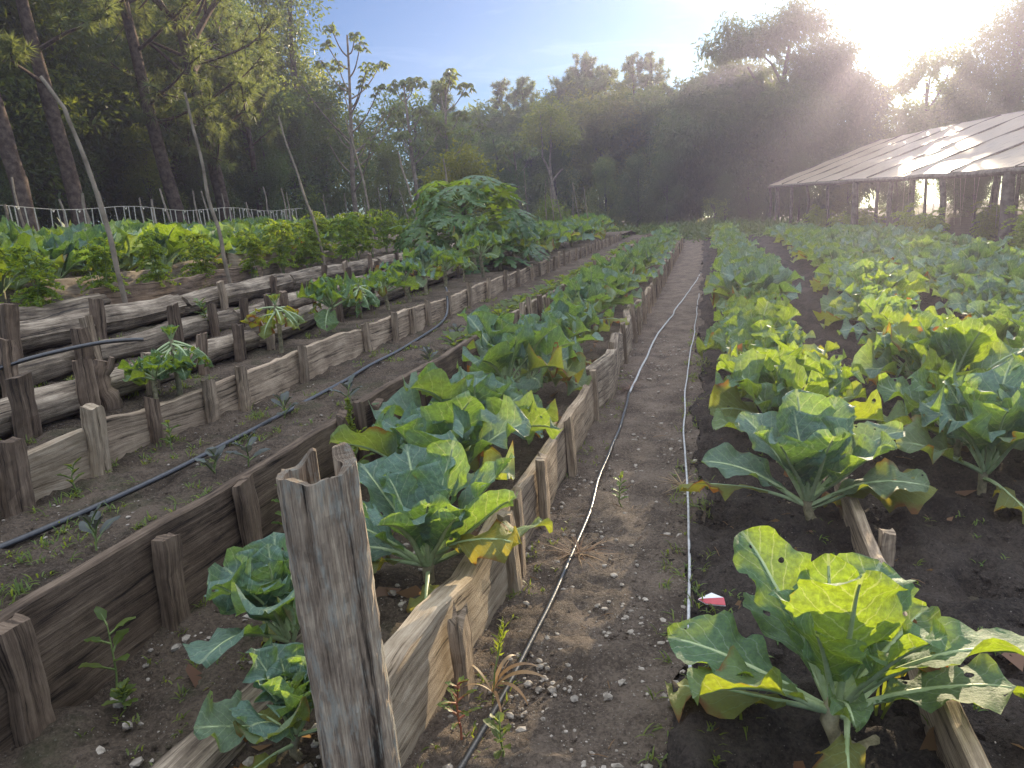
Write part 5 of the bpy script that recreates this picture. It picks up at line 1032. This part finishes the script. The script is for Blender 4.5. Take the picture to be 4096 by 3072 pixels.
for k, (x, y, s) in enumerate(((-16.2, 31, .62), (-14.3, 33.5, .48), (-12.4, 36, .5), (-10.6, 40, .62), (-8.9, 47, .62), (-6.2, 50, .55), (-4.0, 47, .5), (-12.5, 45, .62), (-2.2, 46.5, .45), (-14.5, 42, .72))):
    wood_tree(k + 1, x, y, s, 'dark leafy tree in the hollow behind the papaya', 'leafy trees behind the papaya')
for k, (x, y, s) in enumerate(((2.6, 47, .36), (5.2, 46, .38), (8.0, 47, .40), (10.6, 47.5, .42), (13.2, 46, .5), (1.2, 46, .3), (11.5, 52, .6), (15, 50, .7), (12.6, 41, .42), (14.3, 38, .5), (16.0, 34, .56), (17.3, 30, .58), (18.2, 26, .58), (14.8, 35.5, .45), (17, 28, .5), (15.5, 43, .4), (18.5, 38, .42), (21, 33, .42), (20, 26, .34))):
    wood_tree(k, x, y, s, 'dusky bush behind the far end of the tarp shed', 'bushes behind the tarp shed')

def needle_tufts(mb, P, D, r, n=24, L=.26, w=.011, age=None):
    """bursts of long needles at P pointing along D"""
    k = len(P); d = np.repeat(D, n, 0) * .75 + unit(r.normal(0, 1, (k * n, 3))); d = unit(d + np.array([0, 0, -.08])); b = np.repeat(P, n, 0); l = L * r.uniform(.6, 1.1, (k * n, 1)); s = unit(np.cross(d, r.normal(0, 1, (k * n, 3)))) * w
    V = np.stack([b - s, b + s, b + d * l + np.array([0, 0, -1.]) * l * .12], 1).reshape(-1, 3); ag = np.repeat(r.uniform(0, 1, k) if age is None else age, n)
    mb.add(V, f3=np.arange(k * n * 3).reshape(-1, 3), age=np.repeat(ag, 3))
def pine(trunk, r0, seed, label, zlo, n_limb, Lmax, group=None, forks=(), density=1.7, extra_limbs=(), needle=(38, .28, .009), cone=False):
    r = np.random.default_rng(seed); T = np.array(trunk, float); o = T[0].copy(); T = T - o; e = empty('pine_tree', tuple(o)); tag(e, label, 'pine tree', group)
    s = np.concatenate([[0], np.cumsum(np.linalg.norm(np.diff(T, axis=0), axis=1))]); n = 26; t = np.linspace(0, s[-1], n); C = np.stack([np.interp(t, s, T[:, c]) for c in range(3)], 1); ker = np.array([1, 2, 1.]) / 4
    for _ in range(4):
        for c in range(3): C[1:-1, c] = np.convolve(C[:, c], ker, 'valid')
    C[0] -= (0, 0, .2); tr, cr = MB(), MB(); tube(tr, C, r0 * (1 - .78 * t / t[-1]) + .008, 10, rough=.05)
    PP, DD = [], []
    def limb(p, d, L, rr, depth=0):
        q = 8; tt = np.linspace(0, 1, q); path = p + np.outer(tt, d * L) + np.outer(tt ** 2, [0, 0, .22 * L]) + np.stack([smooth_noise1(q, 3, .06 * L, r) * tt for _ in range(3)], 1); tube(tr, path, rr * (1 - .8 * tt) + .004, 5, cap=False)
        m_ = max(2, int(L * 3.2 * density))
        for k in range(m_):
            f = r.uniform(.35, 1.0); a = np.array([np.interp(f, tt, path[:, c]) for c in range(3)]); dd = unit(d * .6 + r.normal(0, .7, 3) + [0, 0, .35]); tl = L * .26 * r.uniform(.5, 1.2)
            tube(tr, [a, a + dd * tl * .5 + [0, 0, .02], a + dd * tl], [rr * .3 + .003, rr * .22, .003], 4, cap=False)
            for g in range(3 if depth == 0 else 2): PP.append(a + dd * tl * (1 - .3 * g) + r.normal(0, .03, 3)); DD.append(dd)
        PP.append(path[-1]); DD.append(unit(path[-1] - path[-2]))
    H = C[-1, 2]
    for k in range(n_limb):
        z = zlo + (H - zlo) * (k + r.uniform(0, 1)) / n_limb; p = np.array([np.interp(z, C[:, 2], C[:, c]) for c in range(3)]); a = k * 2.4 + r.normal(0, .4); fz = (z - zlo) / (H - zlo)
        L = Lmax * ((1 - fz) ** .8 + .12 if cone else (1.0 - .55 * fz ** 2)) * r.uniform(.65, 1.15); limb(p, unit(np.array([math.cos(a), math.sin(a), r.uniform(.05, .55) + .5 * fz])), L, r0 * .26 * (1 - .5 * fz))
    for (z, az, el, L) in extra_limbs:
        p = np.array([np.interp(z, C[:, 2], C[:, c]) for c in range(3)]); limb(p, np.array([math.cos(az) * math.cos(el), math.sin(az) * math.cos(el), math.sin(el)]), L, r0 * .3)
    for (z, az, el, L) in forks:
        p = np.array([np.interp(z, C[:, 2], C[:, c]) for c in range(3)]); d = np.array([math.cos(az) * math.cos(el), math.sin(az) * math.cos(el), math.sin(el)]); q = 10; tt = np.linspace(0, 1, q); path = p + np.outer(tt, d * L) + np.outer(tt ** 2, [0, 0, .1 * L]) + np.stack([smooth_noise1(q, 3, .12, r) * tt for _ in range(3)], 1); tube(tr, path, r0 * .5 * (1 - .8 * tt) + .006, 7, cap=False)
        for k in range(9):
            f = r.uniform(.25, 1); a = np.array([np.interp(f, tt, path[:, c]) for c in range(3)]); limb(a, unit(d * .5 + r.normal(0, .6, 3) + [0, 0, .2]), L * r.uniform(.3, .55), r0 * .14, 1)
    needle_tufts(cr, np.array(PP), np.array(DD), r, *needle)
    tr.build('trunk', BARK_PINE, e); cr.build('crown', F_PINE, e, smooth=False)
pine([(-13, 12.3, 1.4), (-13, 12.25, 2.6), (-13.0, 12.05, 4.1), (-13.1, 11.9, 6), (-13.1, 11.6, 9), (-13, 11.5, 13)], .17, 1001, 'leaning pine trunk at the left picture edge', 6.0, 16, 2.6)
pine([(-13, 13.6, 1.35), (-13, 13.5, 3.1), (-13, 13.35, 4.2), (-13.05, 13.3, 4.9), (-13.0, 13.1, 6.3), (-13, 12.9, 9.5), (-13.0, 12.8, 13)], .16, 1002, 'curved pine trunk behind the elbow-bent pole', 4.9, 24, 2.6, extra_limbs=((4.0, .2, .25, 1.7), (3.4, -1.2, .1, 1.3)))
pine([(-13, 16.9, 1.3), (-13, 16.3, 4.0), (-13, 16.15, 5.8), (-13.05, 16.0, 7.2), (-13.1, 15.8, 10), (-13.1, 15.7, 13.5)], .17, 1003, 'straight pine trunk left of the forked pine', 4.5, 26, 2.7, extra_limbs=((3.4, -.4, .1, 2.0), (3.0, .9, .1, 1.4)))
pine([(-13, 18.8, 1.3), (-13, 18.35, 4.5), (-13, 18.0, 6.3), (-13.0, 17.8, 7.6), (-13.1, 17.6, 9.5), (-13.1, 17.5, 12)], .19, 1004, 'big forked pine with the widest crown, standing against the sky', 3.6, 26, 3.0, forks=((4.9, 1.2, .85, 3.8), (5.2, -2.2, 1.05, 3.6), (5.6, .4, .75, 3.6), (4.4, 1.9, .45, 3.2), (6.2, -.6, 1.1, 3.0)), extra_limbs=((2.3, -1.5, .05, 2.2), (2.6, -1.0, .1, 2.4), (2.9, -.4, .1, 2.3), (2.0, -.9, -.05, 1.7), (3.3, -1.8, .15, 2.4)))
pine([(-14.6, 23.0, 1.3), (-14.6, 22.9, 5), (-14.5, 22.8, 8.2)], .11, 1005, 'slender pine right of the forked pine', 3.0, 20, 1.5, cone=True)
CP = [((-15.39, 60, 11.8), 'thin-topped pine, left of the central pair against the sky', 1.3), ((-13.48, 59, 11.5), 'dense spire-shaped pine beside the thin-topped one', 1.7), ((-10.5, 60, 11.0), 'low rounded pine left of the tallest central pine', 2.2), ((-8.76, 60, 12.7), 'tallest broad pine in the middle of the skyline', 2.7), ((-5.1, 60, 12.4), 'left of the twin pines next to the dark hanging tree', 2.1), ((-3.9, 62, 12.8), 'right of the twin pines next to the dark hanging tree', 1.8), ((-2.9, 58, 9.9), 'small pine at the edge of the dark hanging tree', 1.4), ((-15.4, 45, 9.5), 'narrow pine behind the rightmost umbrella-leaved tree', 1.0), ((-10.0, 62, 11.6), 'pine shoulder left of the tallest central pine', 2.2), ((-7.4, 61, 11.8), 'pine leaning against the tallest central pine on its right', 2.2)]
for k, (tp, lab, L) in enumerate(CP):
    b = float(ground_z(tp[0], tp[1])) - .1; pine([(tp[0], tp[1], b), (tp[0] + U(-.1, .1), tp[1], (b + tp[2]) / 2), tp], .15, 1010 + k, lab, 3.5, 48, L * 1.6, cone=True, density=1.9, needle=(16, .42, .026))

def cecropia(pts, ends, seed, label, size=.40):
    r = np.random.default_rng(seed); T = np.array(pts, float); o = T[0].copy(); e = empty('umbrella_tree', tuple(o)); tag(e, label, 'tree'); T = T - o; tr, f, pt = MB(), MB(), MB(); n = len(T)
    tube(tr, T, np.linspace(.11, .035, n), 8, rough=.03)
    for q in ends:
        q = np.array(q, float) - o; q[1] += r.normal(0, .7); z = max(1.0, q[2] - np.linalg.norm(q[:2] - [np.interp(q[2], T[:, 2], T[:, 0]), 0]) * .8 - .3); p = np.array([np.interp(z, T[:, 2], T[:, c]) for c in range(3)])
        t = np.linspace(0, 1, 8); path = p + np.outer(t, q - p) + np.outer(np.sin(t * PI), [0, 0, -.22]); tube(tr, path, .035 - .018 * t, 5, cap=False)
        for k in range(11):                                # each leaf: a long stalk and drooping fingers round its end
            a = k * 2.4 + r.normal(0, .3); el = r.uniform(-.1, 1.1); d = np.array([math.cos(a) * math.cos(el), math.sin(a) * math.cos(el), math.sin(el)]); c = path[-1] + d * size * .55 * r.uniform(.6, 1.2) - [0, 0, r.uniform(0, .25)]
            tube(tr, [path[-1], (path[-1] + c) / 2 + [0, 0, .03], c], .006, 3, cap=False); m_ = 8; aa = np.arange(m_) * 2 * PI / m_ + r.uniform(0, 1)
            D = np.stack([np.cos(aa), np.sin(aa), np.full(m_, -1.0)], 1) + d * .3; leaflets(f, np.repeat(c[None], m_, 0), D, size * .46, r, asp=.42, droop=.25, agef=np.full(m_, np.clip(r.normal(.4, .3), 0, 1)))
    tr.build('trunk', BARK_PALE, e); f.build('crown', F_MID, e, smooth=False)
cecropia([(-13.03, 27, 1.2), (-13.03, 27, 3.05), (-12.89, 27, 4.56), (-12.81, 27, 5.72), (-12.71, 27, 6.85), (-12.62, 27, 8.35)], [(-13.57, 27, 8.23), (-12.9, 27, 8.5), (-12.27, 27, 8.3), (-11.93, 27, 7.88), (-13.84, 27, 7.62), (-13.39, 27, 7.51), (-11.8, 27, 7.47), (-11.57, 27, 7.05), (-13.78, 27, 6.63), (-13.38, 27, 6.76), (-12.07, 27, 6.7), (-11.36, 27, 6.39), (-14.06, 27, 6.0), (-11.99, 27, 5.73), (-11.25, 27, 5.74), (-11.12, 27, 5.24), (-13.5, 27, 5.2), (-14.2, 27, 4.9), (-12.2, 27, 4.8), (-11.6, 27, 4.4)], 1101, 'tallest umbrella-leaved tree with a pale trunk, standing clear against the sky')
cecropia([(-13.06, 34, 1.0), (-13.24, 34, 4.49), (-13.29, 34, 6.35), (-13.34, 34, 7.66)], [(-13.9, 34, 7.8), (-13.3, 34, 7.95), (-12.8, 34, 7.8), (-13.9, 34, 6.5), (-12.5, 34, 6.6), (-12.2, 34, 5.9), (-14.0, 34, 5.6), (-12.6, 34, 5.2), (-13.4, 34, 5.6)], 1102, 'middle umbrella-leaved tree with a flat top', .7)
cecropia([(-12.25, 36, 1.0), (-12.19, 36, 4.73), (-12.11, 36, 6.24), (-12.0, 36, 7.81)], [(-12.7, 36, 7.9), (-12.2, 36, 8.2), (-11.6, 36, 8.15), (-11.1, 36, 7.75), (-11.4, 36, 6.5), (-10.7, 36, 6.1), (-12.6, 36, 6.3), (-11.2, 36, 5.4)], 1103, 'rightmost umbrella-leaved tree beside the narrow pine', .7)
cecropia([(-9.6, 40, 1.0), (-9.7, 40, 3.6), (-9.8, 40, 4.9)], [(-10.1, 40, 5.1), (-9.5, 40, 5.2), (-9.0, 40, 4.8), (-10.4, 40, 4.5)], 1104, 'small umbrella-leaved tree above the yellow-topped bush', .7)

BG = dict(
 c_left=[(-17.7, 58, 8.6, 1.22), (-16.3, 58, 8.6, 1.36), (-18.1, 58, 6.6, 1.82), (-15.5, 58, 6.4, 2.16), (-17, 58, 3.7, 2.56)],
 c_mid=[(-13.7, 58, 7.8, 1.6), (-11.7, 58, 7.9, 1.76), (-13.5, 58, 5.5, 2.32), (-10.6, 58, 6, 2.29), (-14, 58, 3.1, 2.53), (-10.7, 58, 2.9, 2.68)],
 c_right=[(-8.6, 56, 7.5, 2.08), (-6, 56, 7.6, 2.23), (-7.4, 56, 5.1, 2.62), (-7.9, 56, 2.4, 2.82)],
 c_far=[(-3.9, 55, 7.9, 1.67), (-2.6, 55, 7.2, 1.66), (-4.1, 55, 5.4, 2.36), (-1.9, 55, 4.9, 2.01), (-4, 55, 2.4, 2.73), (-1.7, 55, 2.1, 2.36)],
 l1=[(-18.7, 33, 7.4, 1.08), (-17.7, 33, 8.3, .85), (-17.2, 33, 6.8, 1.18), (-18.6, 33, 5.7, 1.53), (-16.7, 33, 4.9, 1.51), (-18.4, 33, 3.6, 1.54)],
 l2=[(-18.1, 38, 6.5, 1.23), (-17.1, 38, 5.3, 1.6), (-18.8, 38, 3.9, 1.75), (-16.3, 38, 3.5, 1.73)],
 l3=[(-16.6, 40, 7.2, 1.07), (-15.5, 40, 7.5, 1.01), (-14.4, 40, 6.4, 1.13), (-15.8, 40, 5.3, 1.53), (-14, 40, 4.6, 1.52), (-15.5, 40, 3, 1.81), (-13, 40, 5.8, 1.05)],
 big=[(-.6, 50, 5.2, 2.18), (-.8, 50, 7.6, 1.21), (1, 50, 8.4, 1.76), (2, 50, 10.2, 1.17), (1.5, 50, 11.7, .56), (.4, 50, 10.7, .45), (3.2, 50, 10.5, 1.52), (4.8, 50, 11.3, .99), (5.3, 50, 12.2, .54), (6.5, 50, 11.4, .65), (6.5, 50, 9.1, 1.7), (7.7, 50, 9, 1.36), (8.6, 50, 8, .98), (9.3, 50, 6.6, .93), (1.1, 50, 5.4, 2.73), (4.9, 50, 5.9, 2.39), (8, 50, 5.6, 1.94), (2.2, 50, 2.8, 2.89), (6.3, 50, 2.8, 3.11), (-1.2, 50, 2.7, 2.21), (8.9, 50, 3.4, 2.09), (2.7, 50, 8.7, 1.01), (-.2, 50, 6.6, 1.3), (.2, 50, 7.6, 1.1), (-.3, 49.5, 8.2, .8), (1.2, 49.6, 9.3, .7), (3.0, 50, 7.4, 1.2), (6.6, 50, 7.4, 1.5), (3.4, 51, 6.0, 1.6)],
 r1=[(8.7, 41, 6, .49), (9.5, 41, 6.6, .66), (10.3, 41, 7, .74), (11.3, 41, 7.1, .82), (10, 41, 5.3, 1.32), (11.6, 41, 5.4, 1.53), (9, 41, 4.5, 1.07), (10.3, 41, 3.7, 1.67), (8.3, 41, 3.1, 1.25)],
 r2=[(10.8, 36, 6.5, .75), (11.4, 36, 7.2, .78), (12.1, 36, 7.7, .83), (12.7, 36, 8, 1.1), (11, 36, 5.1, 1.42), (12.3, 36, 5.6, 1.5), (11.1, 36, 3.4, 1.73), (12.7, 36, 3.6, 1.7), (13.2, 36, 6.2, 1.48)])
BG['r1'] = [(x, y + 8, (z - 1.5) * 49 / 41 + 1.5, R * 1.17) for x, y, z, R in [(x * 49 / 41, y, z, R) for x, y, z, R in BG['r1']]]
BG['r2'] = [(x * 46 / 36, 46, (z - 1.5) * 46 / 36 + 1.5, R * 1.25) for x, y, z, R in BG['r2']]
tree('leafy_tree', (-16.8, 58, .9), (-16.6, 58, 8.6), BG['c_left'], 1201, 'rounded dark tree in the dip of the skyline above the papaya', per_m2=60, size=.34, fmat=F_MID)
tree('leafy_tree', (-12.5, 58, .8), (-12.2, 58, 8), BG['c_mid'], 1202, 'broad grey-green tree below the spire-shaped pine', per_m2=60, size=.34, fmat=F_MID)
tree('leafy_tree', (-7.3, 56, .6), (-7.2, 56, 8), BG['c_right'], 1203, 'tree with yellowed top leaves in front of the tallest central pine', per_m2=60, size=.32, fmat=F_YEL)
tree('leafy_tree', (-3.2, 55, .3), (-3.2, 55, 8), BG['c_far'], 1204, 'hazy green tree with yellow tips left of the dark hanging tree', per_m2=60, size=.32, fmat=F_MID)
tree('leafy_tree', (-17.8, 33, 1.4), (-17.6, 33, 8.2), BG['l1'], 1205, 'sunlit yellowish tree right of the forked pine', per_m2=60, size=.22, fmat=F_YEL)
tree('leafy_tree', (-17.4, 38, 1.3), (-17.6, 38, 6.8), BG['l2'], 1206, 'dense tree behind the tallest umbrella-leaved tree', per_m2=50, size=.25, fmat=F_MID)
tree('leafy_tree', (-15, 40, 1.2), (-15.4, 40, 7.6), BG['l3'], 1207, 'loose tree between the tallest and the middle umbrella-leaved trees', per_m2=46, size=.26, fmat=F_MID)
def big_limbs(tr, o):
    for pts, r0 in (([(3.9, 50, 1), (4.2, 50, 4), (4.8, 50, 6.2), (4.6, 49.9, 8.2), (5.0, 50, 10.5)], .28), ([(4.7, 50, 6), (3.6, 49.8, 7.6), (2.6, 50, 9.4)], .16), ([(4.7, 50, 7), (5.6, 50, 8.0), (6.4, 50, 8.6)], .12), ([(4.6, 50, 8.2), (4.0, 50, 9.4), (3.4, 50, 10)], .1)):
        P = np.array(pts) - o; s = np.linspace(0, 1, 12); q = np.linspace(0, 1, len(P)); C = np.stack([np.interp(s, q, P[:, c]) for c in range(3)], 1); tube(tr, C, r0 * (1 - .7 * s) + .01, 8, rough=.04)
tree('hanging_tree', (3.9, 50, .05), (4.6, 50, 8), BG['big'], 1211, 'great dark tree with drooping leaves left of the sun', per_m2=110, size=.36, fmat=F_DARK, r0=.3, asp=.26, droop=1.1, extra=big_limbs, spread=.26)
tree('leafy_tree', (1.0, 65, .1), (1.2, 65, 8.6), [(-2.2, 65, 6.6, 2.3), (-.4, 65, 8.2, 2.0), (1.6, 65, 8.6, 2.0), (3.6, 65, 8.8, 1.9), (-3.4, 65, 4.4, 2.2), (.4, 65, 5.0, 2.8), (3.8, 65, 5.4, 2.8), (6.5, 65, 6.0, 2.4), (-1.3, 65, 9.2, 1.4), (.0, 65, 10.4, 1.4), (1.5, 65, 11.2, 1.3), (2.7, 65, 10.2, 1.7), (4.2, 65, 10.2, 1.6), (1.0, 65, 9.2, 1.8), (5.6, 65, 8.4, 1.8), (7.6, 65, 8.2, 1.8)], 1214, 'hazy tree standing behind the great dark tree', per_m2=62, size=.4, fmat=F_DARK, prune=False)
tree('leafy_tree', (11.6, 49, .1), (12.4, 49, 7.4), BG['r1'], 1212, 'backlit tree right of the sun behind the shed ridge', per_m2=85, size=.27, fmat=F_MID)
tree('leafy_tree', (15.0, 46, .1), (15.6, 46, 9.2), BG['r2'], 1213, 'tall feathery tree at the upper right corner', per_m2=85, size=.25, fmat=F_DARK, asp=.3, droop=.8)
tree('leafy_bush', (-6.4, 20.0, 1.0), (-6.3, 20, 3.0), [(-6.3, 20, 3.05, .42), (-6.0, 20, 2.85, .4), (-6.7, 20, 2.6, .55), (-6.2, 20.3, 2.2, .7), (-6.9, 20, 2.0, .6), (-5.7, 20.1, 2.3, .5)], 1221, 'bush with a bright yellow-green top behind the papaya', per_m2=190, size=.13, fmat=F_YEL, r0=.05, cat='bush', prune=False, spread=.09)
tree('leafy_bush', (-5.15, 26, .9), (-5.15, 26, 1.7), [(-5.1, 26, 1.5, .5), (-5.5, 26, 1.3, .45), (-4.8, 26.1, 1.3, .4), (-5.2, 26, 1.75, .35)], 1222, 'rounded olive bush right of the papaya', per_m2=190, size=.10, fmat=F_MID, r0=.04, cat='bush', prune=False, spread=.07)
tree('leafy_bush', (.6, 44.5, .05), (.6, 44.5, 1.5), [(.5, 44.5, .8, .55), (.9, 44.6, 1.3, .4), (.3, 44.5, 1.5, .35)], 1223, 'small bush at the very end of the path', per_m2=120, size=.14, fmat=F_MID, r0=.04, cat='bush', prune=False, spread=.1)
# pale forked tree in the hollow
r = np.random.default_rng(77); e = empty('pale_tree', (-8.54, 44, .9)); tag(e, 'tree with a pale forked trunk in front of the central wood', 'tree'); tr, cr = MB(), MB()
for pts, r0, r1_ in (([(0, 0, -.1), (0, 0, 1.4), (-.05, 0, 2.5)], .11, .10), ([(-.05, 0, 2.5), (-.22, 0, 3.15), (-.54, 0, 3.85), (-.5, 0, 4.7), (-.55, .1, 6.2)], .075, .03), ([(-.05, 0, 2.5), (-.12, 0, 3.6), (0, 0, 4.45), (.05, .1, 6.0)], .07, .03), ([(-.02, 0, 2.4), (.3, 0, 2.8), (.62, 0, 3.1)], .07, .05)): tube(tr, np.array(pts), np.linspace(r0, r1_, len(pts)), 8, rough=.03)
tr.build('trunk', BARK_PALE, e); cloud(cr, [(-.7, .2, 5.6, .9), (.3, .2, 5.4, .9), (-.2, .3, 6.4, .9), (.9, .3, 4.9, .7), (-1.3, .3, 5.0, .7)], 50, .26, r); cr.build('crown', F_YEL, e, smooth=False)

# ------------------------------------------------------------------ the tarp shed
def shed_mat():
    m, n, l, out = nt('dusty_plastic_tarp'); uv = node(n, 'ShaderNodeUVMap')
    mpn = node(n, 'ShaderNodeMapping'); mpn.inputs['Scale'].default_value = (1.2, 7, 1); l.new(uv.outputs[0], mpn.inputs['Vector'])
    n1 = node(n, 'ShaderNodeTexNoise', Scale=1.6, Detail=7.0, Roughness=.65); l.new(mpn.outputs[0], n1.inputs['Vector'])
    c = ramp(n, [(.38, (.36, .275, .185)), (.62, (.56, .445, .315))]); l.new(n1.outputs['Fac'], c.inputs[0])
    rr = node(n, 'ShaderNodeMapRange', **{'From Min': .35, 'From Max': .7, 'To Min': .22, 'To Max': .6}); l.new(n1.outputs['Fac'], rr.inputs['Value'])
    b = node(n, 'ShaderNodeBsdfPrincipled'); b.inputs['Specular IOR Level'].default_value = .6; l.new(c.outputs[0], b.inputs['Base Color']); l.new(rr.outputs[0], b.inputs['Roughness'])
    bp = node(n, 'ShaderNodeBump', Strength=.4, Distance=.04); l.new(n1.outputs['Fac'], bp.inputs['Height']); l.new(bp.outputs[0], b.inputs['Normal'])
    tb = node(n, 'ShaderNodeBsdfTranslucent'); tb.inputs[0].default_value = (.62, .58, .56, 1); mx = node(n, 'ShaderNodeMixShader'); mx.inputs[0].default_value = .35
    l.new(b.outputs[0], mx.inputs[1]); l.new(tb.outputs[0], mx.inputs[2]); l.new(mx.outputs[0], out.inputs[0]); return m
TARP = shed_mat()
shed = empty('tarp_shed', (5.3, 28, .05)); tag(shed, 'long open shed with a sagging glossy tarp roof on dark posts', 'shed'); so = np.array([5.3, 28, .05])
def Ev(y): f = (44 - y) / 31.5; return np.array([3.42 + 3.88 * f, y, 2.28 - .53 * f])
def Rg(y): f = (46 - y) / 32; return np.array([9.3 + 3.9 * f, y, 4.31 - .6 * f])
def Bk(y): g = Rg(y) * 2 - Ev(y); return np.array([g[0], y, Ev(y)[2] - .2])
def roof(fa, fb, ya, yb, na, nb, sag, name):
    t = np.linspace(0, 1, na); s = np.linspace(0, 1, nb); V = np.zeros((na, nb, 3)); uvv = np.zeros((na, nb, 2))
    for i_, tt in enumerate(t):
        a, b = fa(ya[0] + (ya[1] - ya[0]) * tt), fb(yb[0] + (yb[1] - yb[0]) * tt); V[i_] = a + np.outer(s, b - a); bay = tt * 10
        V[i_, :, 2] -= sag * np.sin(bay % 1 * PI) * (.4 + .6 * np.sin(s * PI)) * (.6 + .4 * math.sin(int(bay) * 2.3)) + .02 * np.sin(s * 21 + bay * 1.3); uvv[i_, :, 0] = s * 6; uvv[i_, :, 1] = tt * 30
    i_, j_ = np.meshgrid(np.arange(na - 1), np.arange(nb - 1), indexing='ij'); i_, j_ = i_.ravel(), j_.ravel(); m = MB()
    m.add(V.reshape(-1, 3) - so, f4=np.stack([i_ * nb + j_, i_ * nb + j_ + 1, (i_ + 1) * nb + j_ + 1, (i_ + 1) * nb + j_], 1), uv=uvv.reshape(-1, 2)); return m.build(name, TARP, shed)
roof(Ev, Rg, (44, 12.5), (46, 14), 200, 30, .075, 'roof'); roof(Rg, Bk, (46, 14), (46, 14), 200, 20, .06, 'roof')
for k in range(11):
    f = k / 10; a, b = Ev(44 - 31.5 * f), Rg(46 - 32 * f); m = MB(); q = np.linspace(0, 1, 8); P = a + np.outer(q, b - a) - so; P[:, 2] += .012; tube(m, P, .028, 6, rough=.05); m.build('rafter', BARK, shed)
    a, b = Rg(46 - 32 * f), Bk(46 - 32 * f); m = MB(); tube(m, [a - so + [0, 0, -.06], b - so + [0, 0, -.06]], .035, 6); m.build('rafter', BARK, shed)
    if k % 2 == 0:
        a, b = Rg(46 - 32 * f), np.array([Rg(46 - 32 * f)[0], 46 - 32 * f, .0]); m = MB(); tube(m, [b - so, a - so], [.07, .06], 7); m.build('post', BARK, shed)
        b = Bk(46 - 32 * f); m = MB(); tube(m, [b * [1, 1, 0] - so, b - so], [.07, .06], 7); m.build('post', BARK, shed)
for s_ in (.0, .25, .5, .75, 1.0):
    m = MB(); P = np.array([Rg(y) * (1 - s_) + Bk(y) * s_ for y in np.linspace(46, 14, 20)]) - so - [0, 0, .13]; tube(m, P, .03, 5); m.build('purlin', BARK, shed)
m = MB(); P = np.array([Ev(y) for y in np.linspace(44, 12.5, 40)]) - so - [0, 0, .09]; P[:, 2] += smooth_noise1(40, 20, .012); tube(m, P, .075, 8, rough=.05); m.build('eave_beam', BARK, shed)
for y, r0 in ((43.5, .07), (41.9, .12), (38.8, .08), (35.9, .06), (32.8, .06), (29.4, .12), (27.2, .055), (26.0, .075), (22.3, .085), (19.0, .14), (16.2, .1), (13.5, .1)):
    b = Ev(y); m = MB(); n = 9; t = np.linspace(0, 1, n); P = np.stack([b[0] + smooth_noise1(n, 3, .025), np.full(n, y), -.02 + (b[2] - .08) * t], 1) - so; tube(m, P, r0 * (1.1 - .25 * t), 8, rough=.05); m.build('post', BARK, shed)
for y in (24.5, 23, 21.2, 20.2):
    b = Ev(y) * .55 + Rg(y) * .45; m = MB(); tube(m, [(b[0], y, 0) - so, (b[0] + .05, y, b[2] - .05) - so], [.06, .05], 7); m.build('post', BARK, shed)
for k in range(34):
    y = 13.5 + 15 * (k / 34) + U(-.1, .1); b = Ev(y) * .82 + Rg(y) * .18; m = MB(); tube(m, [np.array([b[0] + U(-.15, .15), y + U(-.1, .1), .45]) - so, np.array([b[0], y, b[2] - .15]) - so], .005, 3); m.build('string', STRING, shed)

# ------------------------------------------------------------------ hazy air
hm = bpy.data.materials.new('haze'); hm.use_nodes = True; n, l = hm.node_tree.nodes, hm.node_tree.links; n.clear()
out = n.new('ShaderNodeOutputMaterial'); pv = n.new('ShaderNodeVolumePrincipled'); pv.inputs['Color'].default_value = (.78, .74, 1.0, 1); pv.inputs['Density'].default_value = HAZE_DENS; pv.inputs['Anisotropy'].default_value = .62; l.new(pv.outputs[0], out.inputs['Volume'])
m = MB(); a, b, zl, zh = 82, 86, -1.5, 15.5; m.add([(-a, -22, zl), (a, -22, zl), (a, b, zl), (-a, b, zl), (-a, -22, zh), (a, -22, zh), (a, b, zh), (-a, b, zh)], f4=[(0, 3, 2, 1), (4, 5, 6, 7), (0, 1, 5, 4), (1, 2, 6, 5), (2, 3, 7, 6), (3, 0, 4, 7)])
h = m.build('haze', hm, smooth=False); h['kind'] = 'stuff'
